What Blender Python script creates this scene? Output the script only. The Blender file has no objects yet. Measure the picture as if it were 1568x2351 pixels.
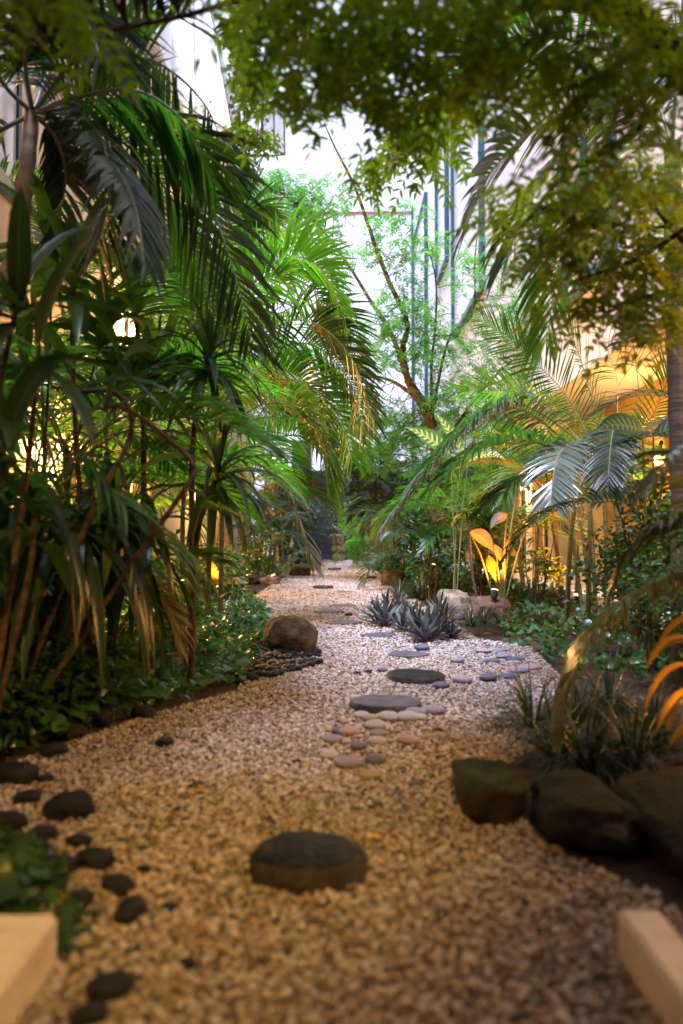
import bpy, math, random
import numpy as np
from mathutils import Vector

random.seed(7)
RNG = np.random.default_rng(11)
scene = bpy.context.scene
COL = scene.collection
PI = math.pi

# ------------------------------------------------------------------ camera
CAM_H = 0.90
FPX = 1828.0                       # focal length in units of a 1568 x 2351 frame
PITCH = math.atan(57.5 / FPX)
cam_d = bpy.data.cameras.new('camera')
cam = bpy.data.objects.new('camera', cam_d)
COL.objects.link(cam)
cam.location = (0, 0, CAM_H)
cam.rotation_euler = (PI / 2 + PITCH, 0, 0)
cam_d.sensor_fit = 'VERTICAL'
cam_d.sensor_height = 36.0
cam_d.lens = 36.0 * FPX / 2351.0
cam_d.clip_end = 1000
cam_d.clip_start = 0.05
cam_d.dof.use_dof = True
cam_d.dof.focus_distance = 7.5
cam_d.dof.aperture_fstop = 1.25
cam_d.dof.aperture_blades = 9
scene.camera = cam


def W(px, py, Y):
    """point at depth Y that the photograph shows at (px, py) of a 1568 x 2351 frame"""
    dx, dz = (px - 784.0) / FPX, (1175.5 - py) / FPX
    d = np.array([dx, math.cos(PITCH) - dz * math.sin(PITCH), math.sin(PITCH) + dz * math.cos(PITCH)])
    return np.array([0, 0, CAM_H]) + d * (Y / d[1])


def G(px, py):
    """ground point seen at (px, py)"""
    dx, dz = (px - 784.0) / FPX, (1175.5 - py) / FPX
    d = np.array([dx, math.cos(PITCH) - dz * math.sin(PITCH), math.sin(PITCH) + dz * math.cos(PITCH)])
    return np.array([0, 0, CAM_H]) + d * (-CAM_H / d[2])


# ------------------------------------------------------------------ mesh helpers
def norm(v):
    return v / np.maximum(np.linalg.norm(v, axis=-1, keepdims=True), 1e-9)


class MB:
    """collects vertices and faces, then links them as ONE mesh object"""

    def __init__(self):
        self.v, self.f, self.m, self.s, self.t, self.n = [], [], [], [], [], 0

    def add(self, v, faces, mat=0, tint=None, smooth=True):
        v = np.asarray(v, float).reshape(-1, 3)
        self.v.append(v)
        if tint is None:
            tint = np.full((len(v), 3), .5)
        self.t.append(np.asarray(tint, float).reshape(-1, 3))
        for f in (faces if isinstance(faces, list) else [faces]):
            f = np.asarray(f, int)
            if len(f) == 0:
                continue
            self.f.append(f + self.n)
            self.m.append(np.full(len(f), mat))
            self.s.append(np.full(len(f), smooth))
        self.n += len(v)
        return self

    def build(self, name, mats, parent=None, origin=None):
        v = np.concatenate(self.v)
        t = np.concatenate(self.t)
        if origin is not None:
            v = v - np.asarray(origin, float)
        me = bpy.data.meshes.new(name)
        me.vertices.add(len(v))
        me.vertices.foreach_set('co', v.astype(np.float32).ravel())
        li = np.concatenate([f.ravel() for f in self.f]).astype(np.int32)
        cnt = np.concatenate([np.full(len(f), f.shape[1]) for f in self.f]).astype(np.int32)
        st = np.concatenate([[0], np.cumsum(cnt)[:-1]]).astype(np.int32)
        me.loops.add(len(li))
        me.loops.foreach_set('vertex_index', li)
        me.polygons.add(len(cnt))
        me.polygons.foreach_set('loop_start', st)
        me.polygons.foreach_set('loop_total', cnt)
        me.polygons.foreach_set('material_index', np.concatenate(self.m).astype(np.int32))
        me.polygons.foreach_set('use_smooth', np.concatenate(self.s).astype(bool))
        a = me.attributes.new('tint', 'FLOAT_COLOR', 'POINT')
        a.data.foreach_set('color', np.concatenate([t, np.ones((len(t), 1))], 1).astype(np.float32).ravel())
        me.update(calc_edges=True)
        me.validate()
        for mm in (mats if isinstance(mats, (list, tuple)) else [mats]):
            me.materials.append(mm)
        o = bpy.data.objects.new(name, me)
        COL.objects.link(o)
        if parent is not None:
            o.parent = parent
        if origin is not None:
            o.location = origin
        return o


def tag(o, label=None, cat=None, group=None, kind=None):
    if label: o['label'] = label
    if cat: o['category'] = cat
    if group: o['group'] = group
    if kind: o['kind'] = kind
    return o


def empty(name, loc, label, cat, group=None):
    o = bpy.data.objects.new(name, None)
    o.empty_display_size = .1
    COL.objects.link(o)
    o.location = Vector([float(c) for c in loc])
    tag(o, label, cat, group)
    return o


def part(mb, name, mats, root):
    """a part whose vertices were given in world space"""
    return mb.build(name, mats, root, None) if root is None else _part(mb, name, mats, root)


def _part(mb, name, mats, root):
    off = np.array(root.location)
    r = root.parent
    while r is not None:
        off = off + np.array(r.location)
        r = r.parent
    mb.v = [v - off for v in mb.v]
    return mb.build(name, mats, root)


def copy_tree(o, loc=None, rz=None, sc=None, label=None, group=None):
    c = o.copy(); COL.objects.link(c)
    for ch in list(o.children):
        d = ch.copy(); COL.objects.link(d); d.parent = c
        for g in list(ch.children):
            e = g.copy(); COL.objects.link(e); e.parent = d
    if loc is not None: c.location = Vector([float(q) for q in loc])
    if rz is not None: c.rotation_euler.z = rz
    if sc is not None: c.scale = (sc, sc, sc)
    if label: c['label'] = label
    if group: c['group'] = group
    return c


def catmull(pts, n):
    p = np.asarray(pts, float)
    p = np.vstack([2 * p[0] - p[1], p, 2 * p[-1] - p[-2]])
    k = len(p) - 3
    u = np.linspace(0, k - 1e-6, n)
    i = u.astype(int); t = (u - i)[:, None]
    a, b, c, d = p[i], p[i + 1], p[i + 2], p[i + 3]
    return .5 * (2 * b + (c - a) * t + (2 * a - 5 * b + 4 * c - d) * t ** 2 + (3 * b - a - 3 * c + d) * t ** 3)


def tube(mb, pts, rad, sides=6, mat=0, tint=None, cap=True):
    p = np.asarray(pts, float); n = len(p)
    rad = np.broadcast_to(np.asarray(rad, float), (n,))
    T = norm(np.gradient(p, axis=0))
    ref = np.array([0, 0, 1.]) if abs(T[:, 2]).mean() < .8 else np.array([1., 0, 0])
    A = norm(np.cross(T, ref)); B = np.cross(T, A)
    th = np.linspace(0, 2 * PI, sides, endpoint=False)
    v = p[:, None] + rad[:, None, None] * (np.cos(th)[None, :, None] * A[:, None] + np.sin(th)[None, :, None] * B[:, None])
    i = np.arange(n - 1)[:, None]; j = np.arange(sides)[None]
    q = np.stack([i * sides + j, i * sides + (j + 1) % sides, (i + 1) * sides + (j + 1) % sides, (i + 1) * sides + j], -1).reshape(-1, 4)
    tt = np.full((n * sides, 3), .5) if tint is None else np.broadcast_to(tint, (n * sides, 3))
    mb.add(v, q, mat, tt)
    if cap:
        for e, r in ((0, 0), (n - 1, n - 1)):
            c = p[e]
            ring = v[e]
            jj = np.arange(sides)
            tri = np.stack([jj, (jj + 1) % sides, np.full(sides, sides)], -1)
            mb.add(np.vstack([ring, c]), tri, mat, np.broadcast_to(tt[0], (sides + 1, 3)))


def box(mb, x0, x1, y0, y1, z0, z1, mat=0):
    v = [(x, y, z) for x in (x0, x1) for y in (y0, y1) for z in (z0, z1)]
    f = [(0, 1, 3, 2), (4, 6, 7, 5), (0, 4, 5, 1), (2, 3, 7, 6), (0, 2, 6, 4), (1, 5, 7, 3)]
    mb.add(v, np.array(f), mat, smooth=False)


PALMLET = [.35, .8, 1., .8, .45, .03]
STRAP = [.45, .8, 1., 1., .95, .8, .5, .03]
LANCE = [.25, .7, 1., .75, .03]
OVATE = [.05, .55, .92, 1., .92, .7, .4, .03]
HEART = [.25, .95, 1., .75, .4, .03]
SMALL = [.1, 1., .75, .03]
NEEM = [.2, 1., .7, .03]


# leaves cut away in camera view to clear lamps, walls and stones: (px, py, radius px, farthest depth, share of leaves that stay)
GAPS = [(284, 755, 22, 13, 0), (105, 1040, 28, 9.5, 0), (450, 1140, 9, 19, 0), (1232, 1116, 10, 17, 0), (1505, 1060, 12, 10.6, 0),
        (505, 1352, 16, 10., 0), (500, 1320, 22, 10., .1), (540, 1332, 18, 10., .1), (668, 1450, 60, 6, 0), (620, 1390, 40, 6, .1), (738, 1180, 26, 28, .12), (765, 1240, 26, 29, .05), (748, 1262, 22, 29, .08), (993, 1301, 10, 12.7, 0), (1135, 1362, 16, 8.8, 0),
        (425, 90, 38, 17.9, .1), (455, 150, 40, 17.9, .05), (480, 210, 36, 17.9, .08), (505, 265, 30, 17.9, .15), (450, 60, 35, 17.9, .1), (440, 210, 36, 17.9, .3), (625, 290, 30, 18, .1), (635, 330, 25, 18, .1), (1440, 860, 60, 14, .5), (1380, 800, 45, 14, .5), (1225, 1250, 34, 12, .2), (1300, 1250, 40, 12, .25), (1270, 1240, 34, 12, .25),
        (105, 930, 50, 5.6, .12), (190, 990, 45, 5.6, .12), (280, 1000, 50, 5.6, .12), (110, 1040, 55, 5.6, .1), (160, 1120, 45, 5.6, .15), (400, 1170, 48, 5.6, .15), (310, 1090, 40, 5.6, .2), (90, 1230, 45, 5.6, .2), (380, 1280, 40, 5.6, .2), (60, 800, 35, 5.6, .2), (215, 880, 40, 5.6, .2), (105, 930, 50, 9, .6), (280, 1000, 50, 9, .6), (400, 1170, 45, 9, .6), (180, 480, 45, 9, .4), (260, 640, 40, 9, .4), (700, 380, 70, 13, .12), (800, 330, 60, 13, .1), (680, 700, 45, 12, .3)]


def project(v):
    d = v - np.array([0, 0, CAM_H]); c, s = math.cos(PITCH), math.sin(PITCH)
    y = d[..., 1] * c + d[..., 2] * s; z = -d[..., 1] * s + d[..., 2] * c
    y = np.maximum(y, .05)
    return 784 + d[..., 0] / y * FPX, 1175.5 - z / y * FPX, d[..., 1]


def blades(mb, P, D, N, L, Wd, droop=0.3, prof=PALMLET, fold=.18, mat=0, rng=RNG, tint=None, curl=0., gaps=True):
    """many leaf blades at once; each is a strip of quads folded along its midrib and bent down by droop"""
    P = np.atleast_2d(np.asarray(P, float)); n = len(P)
    D = norm(np.broadcast_to(np.asarray(D, float), (n, 3)).copy())
    N = np.broadcast_to(np.asarray(N, float), (n, 3))
    L = np.broadcast_to(np.asarray(L, float), (n,))[:, None]
    Wd = np.broadcast_to(np.asarray(Wd, float), (n,))[:, None]
    droop = np.broadcast_to(np.asarray(droop, float), (n,))[:, None]
    k = len(prof)
    r = rng.random(n) if tint is None else np.broadcast_to(tint, (n,))
    pos = P.copy(); d = D
    out = np.empty((n, k, 3, 3)); tt = np.empty((n, k, 3, 3))
    g = np.array([0, 0, -1.])
    for i in range(k):
        s = norm(np.cross(d, N)); nn = np.cross(s, d)
        w = Wd * prof[i] * .5
        out[:, i, 0] = pos - s * w + nn * w * fold * 2
        out[:, i, 1] = pos
        out[:, i, 2] = pos + s * w + nn * w * fold * 2
        tt[:, i, :, 0] = r[:, None]
        tt[:, i, :, 1] = i / (k - 1)
        tt[:, i, :, 2] = np.array([1, 0, 1])
        pos = pos + d * L / (k - 1)
        d = norm(d + g * droop * 1.6 / (k - 1) + nn * curl / (k - 1))
    gx, gy, gd = project(out[:, :, 1])
    keep = np.ones(n, bool)
    for (ax, ay, ar, ad, share) in (GAPS if gaps else []):
        hit = (((gx - ax) ** 2 + (gy - ay) ** 2 < ar * ar) & (gd < ad) & (gd > .5)).any(1)
        if hit.any():
            keep &= ~(hit & (rng.random(n) >= share))
    if not keep.all():
        out, tt = out[keep], tt[keep]; n = len(out)
        if n == 0: return
    base = (np.arange(n) * k * 3)[:, None, None]
    i = np.arange(k - 1)[None, :, None]; j = np.arange(2)[None, None]
    a = base + i * 3 + j
    q = np.stack([a, a + 1, a + 4, a + 3], -1).reshape(-1, 4)
    mb.add(out, q, mat, tt)


def rand_dirs(n, zlo=-1., zhi=1., rng=RNG):
    z = rng.uniform(zlo, zhi, n); a = rng.uniform(0, 2 * PI, n)
    r = np.sqrt(np.maximum(0, 1 - z * z))
    return np.stack([r * np.cos(a), r * np.sin(a), z], 1)


# ------------------------------------------------------------------ materials
def new_mat(name):
    m = bpy.data.materials.new(name); m.use_nodes = True
    nt = m.node_tree
    for n in list(nt.nodes): nt.nodes.remove(n)
    out = nt.nodes.new('ShaderNodeOutputMaterial')
    b = nt.nodes.new('ShaderNodeBsdfPrincipled')
    nt.links.new(b.outputs[0], out.inputs[0])
    return m, nt, b, out


def rgb(c):
    return (c[0], c[1], c[2], 1)


def leaf_mat(name, dark, light, trans=.35, rough=.38, tip=None, rib=None, stripe=None, tcol=None, spec=.5):
    m, nt, b, out = new_mat(name)
    at = nt.nodes.new('ShaderNodeAttribute'); at.attribute_name = 'tint'
    sp = nt.nodes.new('ShaderNodeSeparateColor'); nt.links.new(at.outputs['Color'], sp.inputs[0])
    mx = nt.nodes.new('ShaderNodeMix'); mx.data_type = 'RGBA'
    nt.links.new(sp.outputs[0], mx.inputs[0])
    mx.inputs[6].default_value = rgb(dark); mx.inputs[7].default_value = rgb(light)
    col = mx.outputs[2]

    def blend(col, fac, c2):
        q = nt.nodes.new('ShaderNodeMix'); q.data_type = 'RGBA'
        nt.links.new(fac, q.inputs[0]); nt.links.new(col, q.inputs[6]); q.inputs[7].default_value = rgb(c2)
        return q.outputs[2]

    def mrange(src, a, c, d0, d1):
        q = nt.nodes.new('ShaderNodeMapRange')
        nt.links.new(src, q.inputs[0])
        for i, x in enumerate((a, c, d0, d1)): q.inputs[1 + i].default_value = x
        return q.outputs[0]
    if stripe:
        wv = nt.nodes.new('ShaderNodeMath'); wv.operation = 'MULTIPLY_ADD'
        nt.links.new(sp.outputs[1], wv.inputs[0]); wv.inputs[1].default_value = 62.0
        ab = nt.nodes.new('ShaderNodeMath'); ab.operation = 'MULTIPLY'
        nt.links.new(sp.outputs[2], ab.inputs[0]); ab.inputs[1].default_value = -7.0
        nt.links.new(ab.outputs[0], wv.inputs[2])
        sn = nt.nodes.new('ShaderNodeMath'); sn.operation = 'SINE'; nt.links.new(wv.outputs[0], sn.inputs[0])
        f1 = mrange(sn.outputs[0], .1, .8, 0., 1.)
        f2 = mrange(sp.outputs[2], .45, .8, 1., 0.)
        mu = nt.nodes.new('ShaderNodeMath'); mu.operation = 'MULTIPLY'
        nt.links.new(f1, mu.inputs[0]); nt.links.new(f2, mu.inputs[1])
        col = blend(col, mu.outputs[0], stripe)
    if rib:
        col = blend(col, mrange(sp.outputs[2], .0, .18, .8, 0.), rib)
    if tip:
        nz = nt.nodes.new('ShaderNodeTexNoise'); nz.inputs['Scale'].default_value = 9
        ad = nt.nodes.new('ShaderNodeMath'); ad.operation = 'ADD'
        nt.links.new(sp.outputs[1], ad.inputs[0]); nt.links.new(nz.outputs[0], ad.inputs[1])
        col = blend(col, mrange(ad.outputs[0], 1.42, 1.5, 0., .8), tip)
    nt.links.new(col, b.inputs['Base Color'])
    b.inputs['Roughness'].default_value = rough
    b.inputs['Specular IOR Level'].default_value = spec
    if trans > 0:
        tr = nt.nodes.new('ShaderNodeBsdfTranslucent')
        hs = nt.nodes.new('ShaderNodeMix'); hs.data_type = 'RGBA'; hs.blend_type = 'MULTIPLY'; hs.inputs[0].default_value = 1
        nt.links.new(col, hs.inputs[6]); hs.inputs[7].default_value = rgb(tcol or (2.6, 2.6, .9))
        nt.links.new(hs.outputs[2], tr.inputs[0])
        ms = nt.nodes.new('ShaderNodeMixShader'); ms.inputs[0].default_value = trans
        nt.links.new(b.outputs[0], ms.inputs[1]); nt.links.new(tr.outputs[0], ms.inputs[2])
        nt.links.new(ms.outputs[0], out.inputs[0])
    return m


def noise_mat(name, c1, c2, scale=4., rough=.7, bump=.0, bscale=None, detail=6, moss=None, c3=None, stretch=None, lo=.35, hi=.65, spec=.4):
    m, nt, b, out = new_mat(name)
    tc = nt.nodes.new('ShaderNodeTexCoord')
    src = tc.outputs['Object']
    if stretch:
        mp = nt.nodes.new('ShaderNodeMapping'); mp.inputs['Scale'].default_value = stretch
        nt.links.new(src, mp.inputs[0]); src = mp.outputs[0]
    nz = nt.nodes.new('ShaderNodeTexNoise'); nz.inputs['Scale'].default_value = scale; nz.inputs['Detail'].default_value = detail
    nt.links.new(src, nz.inputs['Vector'])
    cr = nt.nodes.new('ShaderNodeValToRGB')
    cr.color_ramp.elements[0].position = lo; cr.color_ramp.elements[0].color = rgb(c1)
    cr.color_ramp.elements[1].position = hi; cr.color_ramp.elements[1].color = rgb(c2)
    if c3:
        e = cr.color_ramp.elements.new(.5 * (lo + hi)); e.color = rgb(c3)
    nt.links.new(nz.outputs[0], cr.inputs[0])
    col = cr.outputs[0]
    if moss:
        ge = nt.nodes.new('ShaderNodeNewGeometry')
        sx = nt.nodes.new('ShaderNodeSeparateXYZ'); nt.links.new(ge.outputs['Normal'], sx.inputs[0])
        n2 = nt.nodes.new('ShaderNodeTexNoise'); n2.inputs['Scale'].default_value = scale * 1.7
        nt.links.new(src, n2.inputs['Vector'])
        ad = nt.nodes.new('ShaderNodeMath'); ad.operation = 'MULTIPLY_ADD'
        nt.links.new(sx.outputs[2], ad.inputs[0]); ad.inputs[1].default_value = .6; nt.links.new(n2.outputs[0], ad.inputs[2])
        mr = nt.nodes.new('ShaderNodeMapRange'); nt.links.new(ad.outputs[0], mr.inputs[0])
        mr.inputs[1].default_value = .85; mr.inputs[2].default_value = 1.1
        q = nt.nodes.new('ShaderNodeMix'); q.data_type = 'RGBA'
        nt.links.new(mr.outputs[0], q.inputs[0]); nt.links.new(col, q.inputs[6]); q.inputs[7].default_value = rgb(moss)
        col = q.outputs[2]
    nt.links.new(col, b.inputs['Base Color'])
    b.inputs['Roughness'].default_value = rough
    b.inputs['Specular IOR Level'].default_value = spec
    if bump:
        n3 = nt.nodes.new('ShaderNodeTexNoise'); n3.inputs['Scale'].default_value = bscale or scale * 6; n3.inputs['Detail'].default_value = 8
        nt.links.new(src, n3.inputs['Vector'])
        bp = nt.nodes.new('ShaderNodeBump'); bp.inputs['Strength'].default_value = bump; bp.inputs['Distance'].default_value = .02
        nt.links.new(n3.outputs[0], bp.inputs['Height']); nt.links.new(bp.outputs[0], b.inputs['Normal'])
    return m


def plain_mat(name, c, rough=.5, metal=0., spec=.5):
    m, nt, b, out = new_mat(name)
    b.inputs['Base Color'].default_value = rgb(c); b.inputs['Roughness'].default_value = rough
    b.inputs['Metallic'].default_value = metal; b.inputs['Specular IOR Level'].default_value = spec
    return m


def emit_mat(name, c, s):
    m, nt, b, out = new_mat(name)
    b.inputs['Base Color'].default_value = rgb((.8, .8, .8))
    b.inputs['Emission Color'].default_value = rgb(c); b.inputs['Emission Strength'].default_value = s
    return m


def tint_mat(name, cols, rough=.8, bump=0.):
    """colour of each loose piece from its own random value"""
    m, nt, b, out = new_mat(name)
    at = nt.nodes.new('ShaderNodeAttribute'); at.attribute_name = 'tint'
    sp = nt.nodes.new('ShaderNodeSeparateColor'); nt.links.new(at.outputs['Color'], sp.inputs[0])
    cr = nt.nodes.new('ShaderNodeValToRGB'); cr.color_ramp.interpolation = 'LINEAR'
    els = cr.color_ramp.elements
    els[0].position = 0; els[0].color = rgb(cols[0]); els[1].position = 1; els[1].color = rgb(cols[-1])
    for i, c in enumerate(cols[1:-1], 1):
        e = els.new(i / (len(cols) - 1)); e.color = rgb(c)
    nt.links.new(sp.outputs[0], cr.inputs[0]); nt.links.new(cr.outputs[0], b.inputs['Base Color'])
    b.inputs['Roughness'].default_value = rough; b.inputs['Specular IOR Level'].default_value = .3
    return m


M = {}
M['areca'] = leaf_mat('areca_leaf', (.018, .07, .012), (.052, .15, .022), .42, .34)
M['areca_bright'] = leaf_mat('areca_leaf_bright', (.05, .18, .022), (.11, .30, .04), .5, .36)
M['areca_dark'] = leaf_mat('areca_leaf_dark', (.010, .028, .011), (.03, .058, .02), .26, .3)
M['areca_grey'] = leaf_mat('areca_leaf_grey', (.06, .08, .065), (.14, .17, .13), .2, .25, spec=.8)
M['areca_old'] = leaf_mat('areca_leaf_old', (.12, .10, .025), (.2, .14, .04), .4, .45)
M['dracaena'] = leaf_mat('dracaena_leaf', (.010, .028, .009), (.032, .068, .016), .26, .32, tip=(.14, .075, .025), rib=(.05, .085, .03))
M['ti'] = leaf_mat('ti_leaf', (.03, .07, .013), (.07, .14, .024), .42, .36, rib=(.1, .18, .05))
M['neem'] = leaf_mat('neem_leaf', (.05, .095, .008), (.15, .22, .02), .6, .42)
M['neem_far'] = leaf_mat('neem_leaf_far', (.04, .14, .05), (.13, .30, .085), .5, .38, tcol=(2.2, 2.5, 1.2))
M['neem_yellow'] = leaf_mat('neem_leaf_yellow', (.08, .13, .012), (.19, .22, .025), .5, .42)
M['vine'] = leaf_mat('vine_leaf', (.022, .085, .04), (.075, .19, .075), .3, .26, rib=(.08, .16, .07), spec=.6)
M['shrub'] = leaf_mat('shrub_leaf', (.016, .05, .018), (.05, .12, .03), .3, .34)
M['bush'] = leaf_mat('bush_leaf', (.08, .2, .03), (.2, .36, .07), .45, .45)
M['blue_shrub'] = leaf_mat('blue_shrub_leaf', (.02, .05, .05), (.06, .11, .11), .2, .32)
M['variegated_dark'] = leaf_mat('variegated_leaf_dark', (.016, .05, .012), (.03, .08, .018), .3, .36, stripe=(.12, .19, .05), rib=(.12, .17, .06))
M['variegated'] = leaf_mat('variegated_leaf', (.03, .11, .02), (.06, .16, .03), .35, .36, stripe=(.42, .5, .2), rib=(.3, .4, .15))
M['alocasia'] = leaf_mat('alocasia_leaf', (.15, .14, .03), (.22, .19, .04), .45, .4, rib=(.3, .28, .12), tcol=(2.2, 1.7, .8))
M['oyster'] = leaf_mat('oyster_plant_leaf', (.045, .05, .055), (.10, .15, .13), .12, .3, spec=.7, tcol=(1.6, .7, 1.1))
M['oyster_under'] = leaf_mat('oyster_plant_underside', (.07, .03, .05), (.12, .06, .08), .15, .4, tcol=(1.6, .7, 1.1))
M['grass'] = leaf_mat('lilyturf_leaf', (.015, .035, .014), (.045, .075, .03), .15, .35)
M['petal'] = leaf_mat('bougainvillea_bract', (.45, .01, .12), (.62, .04, .22), .4, .5, tcol=(1, 1, 1))
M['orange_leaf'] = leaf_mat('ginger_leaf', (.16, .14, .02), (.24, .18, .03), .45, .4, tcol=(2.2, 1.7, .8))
M['litter'] = leaf_mat('dry_leaf', (.10, .05, .02), (.26, .15, .06), .15, .6)
M['palm_stem'] = noise_mat('palm_stem', (.10, .09, .035), (.22, .18, .07), 3, .5, .15, stretch=(1, 1, 9))
M['rachis'] = plain_mat('palm_rachis', (.13, .15, .05), .4)
M['rachis_grey'] = plain_mat('palm_rachis_grey', (.16, .17, .12), .32)
M['palm_trunk'] = noise_mat('palm_trunk', (.045, .03, .02), (.12, .08, .05), 5, .8, .5, stretch=(1, 1, 10))
M['tan_trunk'] = noise_mat('tan_trunk', (.20, .14, .085), (.32, .24, .15), 4, .7, .3, stretch=(1, 1, 5))
M['cane'] = noise_mat('dracaena_cane', (.035, .022, .015), (.10, .065, .042), 14, .75, .4, stretch=(1, 1, 3))
M['bark'] = noise_mat('neem_bark', (.045, .022, .016), (.12, .065, .045), 9, .85, .6)
M['bark_dark'] = noise_mat('neem_bark_dark', (.02, .013, .011), (.05, .032, .025), 9, .85, .6)
M['soil'] = noise_mat('soil', (.022, .014, .010), (.07, .045, .03), 7, .95, .8, 40)
M['slate'] = noise_mat('slate', (.05, .048, .062), (.13, .12, .145), 16, .5, .9, 45, stretch=(1, 2.2, 1))
M['slate_dark'] = noise_mat('slate_dark', (.004, .004, .006), (.020, .019, .026), 18, .42, 1., 40, spec=.25, stretch=(1, 2, 1))
M['slate_rim'] = noise_mat('slate_rim', (.02, .018, .018), (.06, .05, .045), 20, .8, .8, 40)
M['rock_brown'] = noise_mat('rock_brown', (.035, .024, .012), (.13, .095, .055), 9, .85, 1., 30, c3=(.065, .045, .022))
M['rock_moss'] = noise_mat('rock_moss', (.012, .009, .006), (.05, .034, .02), 12, .9, 1., 45, spec=.2, moss=(.022, .036, .008))
M['rock_dark'] = noise_mat('rock_dark', (.005, .0048, .0045), (.026, .023, .02), 11, .9, 1., 45, spec=.2, moss=(.02, .024, .012))
M['rock_tan'] = noise_mat('rock_tan', (.07, .05, .03), (.30, .23, .16), 8, .85, 1., 30, c3=(.17, .125, .08))
M['rock_red'] = noise_mat('rock_red', (.05, .028, .018), (.13, .07, .04), 8, .85, .9, 26)
M['pebble_black'] = noise_mat('pebble_black', (.007, .007, .011), (.020, .020, .028), 20, .55, .4, spec=.3)
M['pebble_dusk'] = noise_mat('pebble_dusk', (.07, .075, .12), (.13, .13, .19), 16, .55, .2)
M['pebble_pale'] = noise_mat('pebble_pale', (.27, .26, .28), (.44, .42, .44), 16, .6, .2)
M['pebble_rose'] = noise_mat('pebble_rose', (.28, .20, .22), (.42, .31, .33), 16, .6, .2)
M['pebble_mauve'] = noise_mat('pebble_mauve', (.17, .155, .19), (.28, .255, .31), 16, .6, .2)
M['pebble_tan'] = noise_mat('pebble_tan', (.24, .18, .12), (.36, .28, .19), 16, .6, .2)
M['gravel'] = tint_mat('gravel_chip', [(.05, .032, .024), (.23, .16, .10), (.40, .30, .21), (.47, .395, .335), (.33, .245, .16), (.53, .47, .44), (.43, .395, .39), (.62, .57, .56), (.12, .085, .065), (.43, .33, .25)], .75)
M['concrete'] = noise_mat('painted_concrete', (.40, .33, .25), (.76, .68, .56), 9, .8, .5, 70, lo=.28, hi=.5, c3=(.70, .62, .5))
M['peach_wall'] = noise_mat('peach_render', (.56, .42, .30), (.70, .55, .42), .9, .85, .25, 40, detail=10)
M['ochre_wall'] = noise_mat('ochre_render', (.50, .27, .07), (.58, .33, .10), .6, .85, .1, 30)
M['white_wall'] = noise_mat('white_render', (.82, .82, .84), (.88, .88, .9), .4, .8, .05, 20)
M['teal_frame'] = plain_mat('teal_window_frame', (.012, .06, .085), .4)
M['dark_frame'] = plain_mat('dark_metal', (.02, .024, .028), .45)
M['black_pot'] = noise_mat('black_pot', (.014, .012, .011), (.03, .026, .022), 5, .6, .1)
M['cream_paint'] = plain_mat('cream_paint', (.62, .52, .40), .6)
M['red_band'] = plain_mat('red_band', (.34, .06, .07), .6)
M['bulb_warm'] = emit_mat('lit_bulb', (1., .5, .14), 3.2)
M['bulb_orange'] = emit_mat('lit_spot_lens', (1., .42, .08), 4)


def glass_mat(name, c, rough=.05):
    m, nt, b, out = new_mat(name)
    b.inputs['Base Color'].default_value = rgb(c); b.inputs['Roughness'].default_value = rough
    b.inputs['Specular IOR Level'].default_value = 1.0
    b.inputs['Coat Weight'].default_value = .6; b.inputs['Coat Roughness'].default_value = .03
    return m


M['glass'] = plain_mat('window_glass', (.76, .77, .80), .25)
M['glass_cream'] = glass_mat('curtained_glass', (.66, .58, .48))
M['glass_dark'] = glass_mat('dark_glass', (.03, .026, .022))


def slat_mat(name, c1, c2, freq, gap=.12, axis=2):
    m, nt, b, out = new_mat(name)
    tc = nt.nodes.new('ShaderNodeTexCoord'); sx = nt.nodes.new('ShaderNodeSeparateXYZ')
    nt.links.new(tc.outputs['Object'], sx.inputs[0])
    mu = nt.nodes.new('ShaderNodeMath'); mu.operation = 'MULTIPLY'; mu.inputs[1].default_value = freq
    nt.links.new(sx.outputs[axis], mu.inputs[0])
    fr = nt.nodes.new('ShaderNodeMath'); fr.operation = 'FRACT'; nt.links.new(mu.outputs[0], fr.inputs[0])
    gt = nt.nodes.new('ShaderNodeMath'); gt.operation = 'LESS_THAN'; gt.inputs[1].default_value = gap
    nt.links.new(fr.outputs[0], gt.inputs[0])
    q = nt.nodes.new('ShaderNodeMix'); q.data_type = 'RGBA'; nt.links.new(gt.outputs[0], q.inputs[0])
    q.inputs[6].default_value = rgb(c1); q.inputs[7].default_value = rgb(c2)
    nt.links.new(q.outputs[2], b.inputs['Base Color'])
    b.inputs['Roughness'].default_value = .7
    bp = nt.nodes.new('ShaderNodeBump'); bp.inputs['Strength'].default_value = .6; bp.inputs['Distance'].default_value = .02; bp.invert = True
    nt.links.new(gt.outputs[0], bp.inputs['Height']); nt.links.new(bp.outputs[0], b.inputs['Normal'])
    return m


M['siding'] = slat_mat('white_siding', (.88, .88, .9), (.74, .74, .78), 1.6, .07)
M['dark_slats'] = slat_mat('dark_slats', (.009, .010, .014), (.003, .003, .004), 8, .16)


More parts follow.
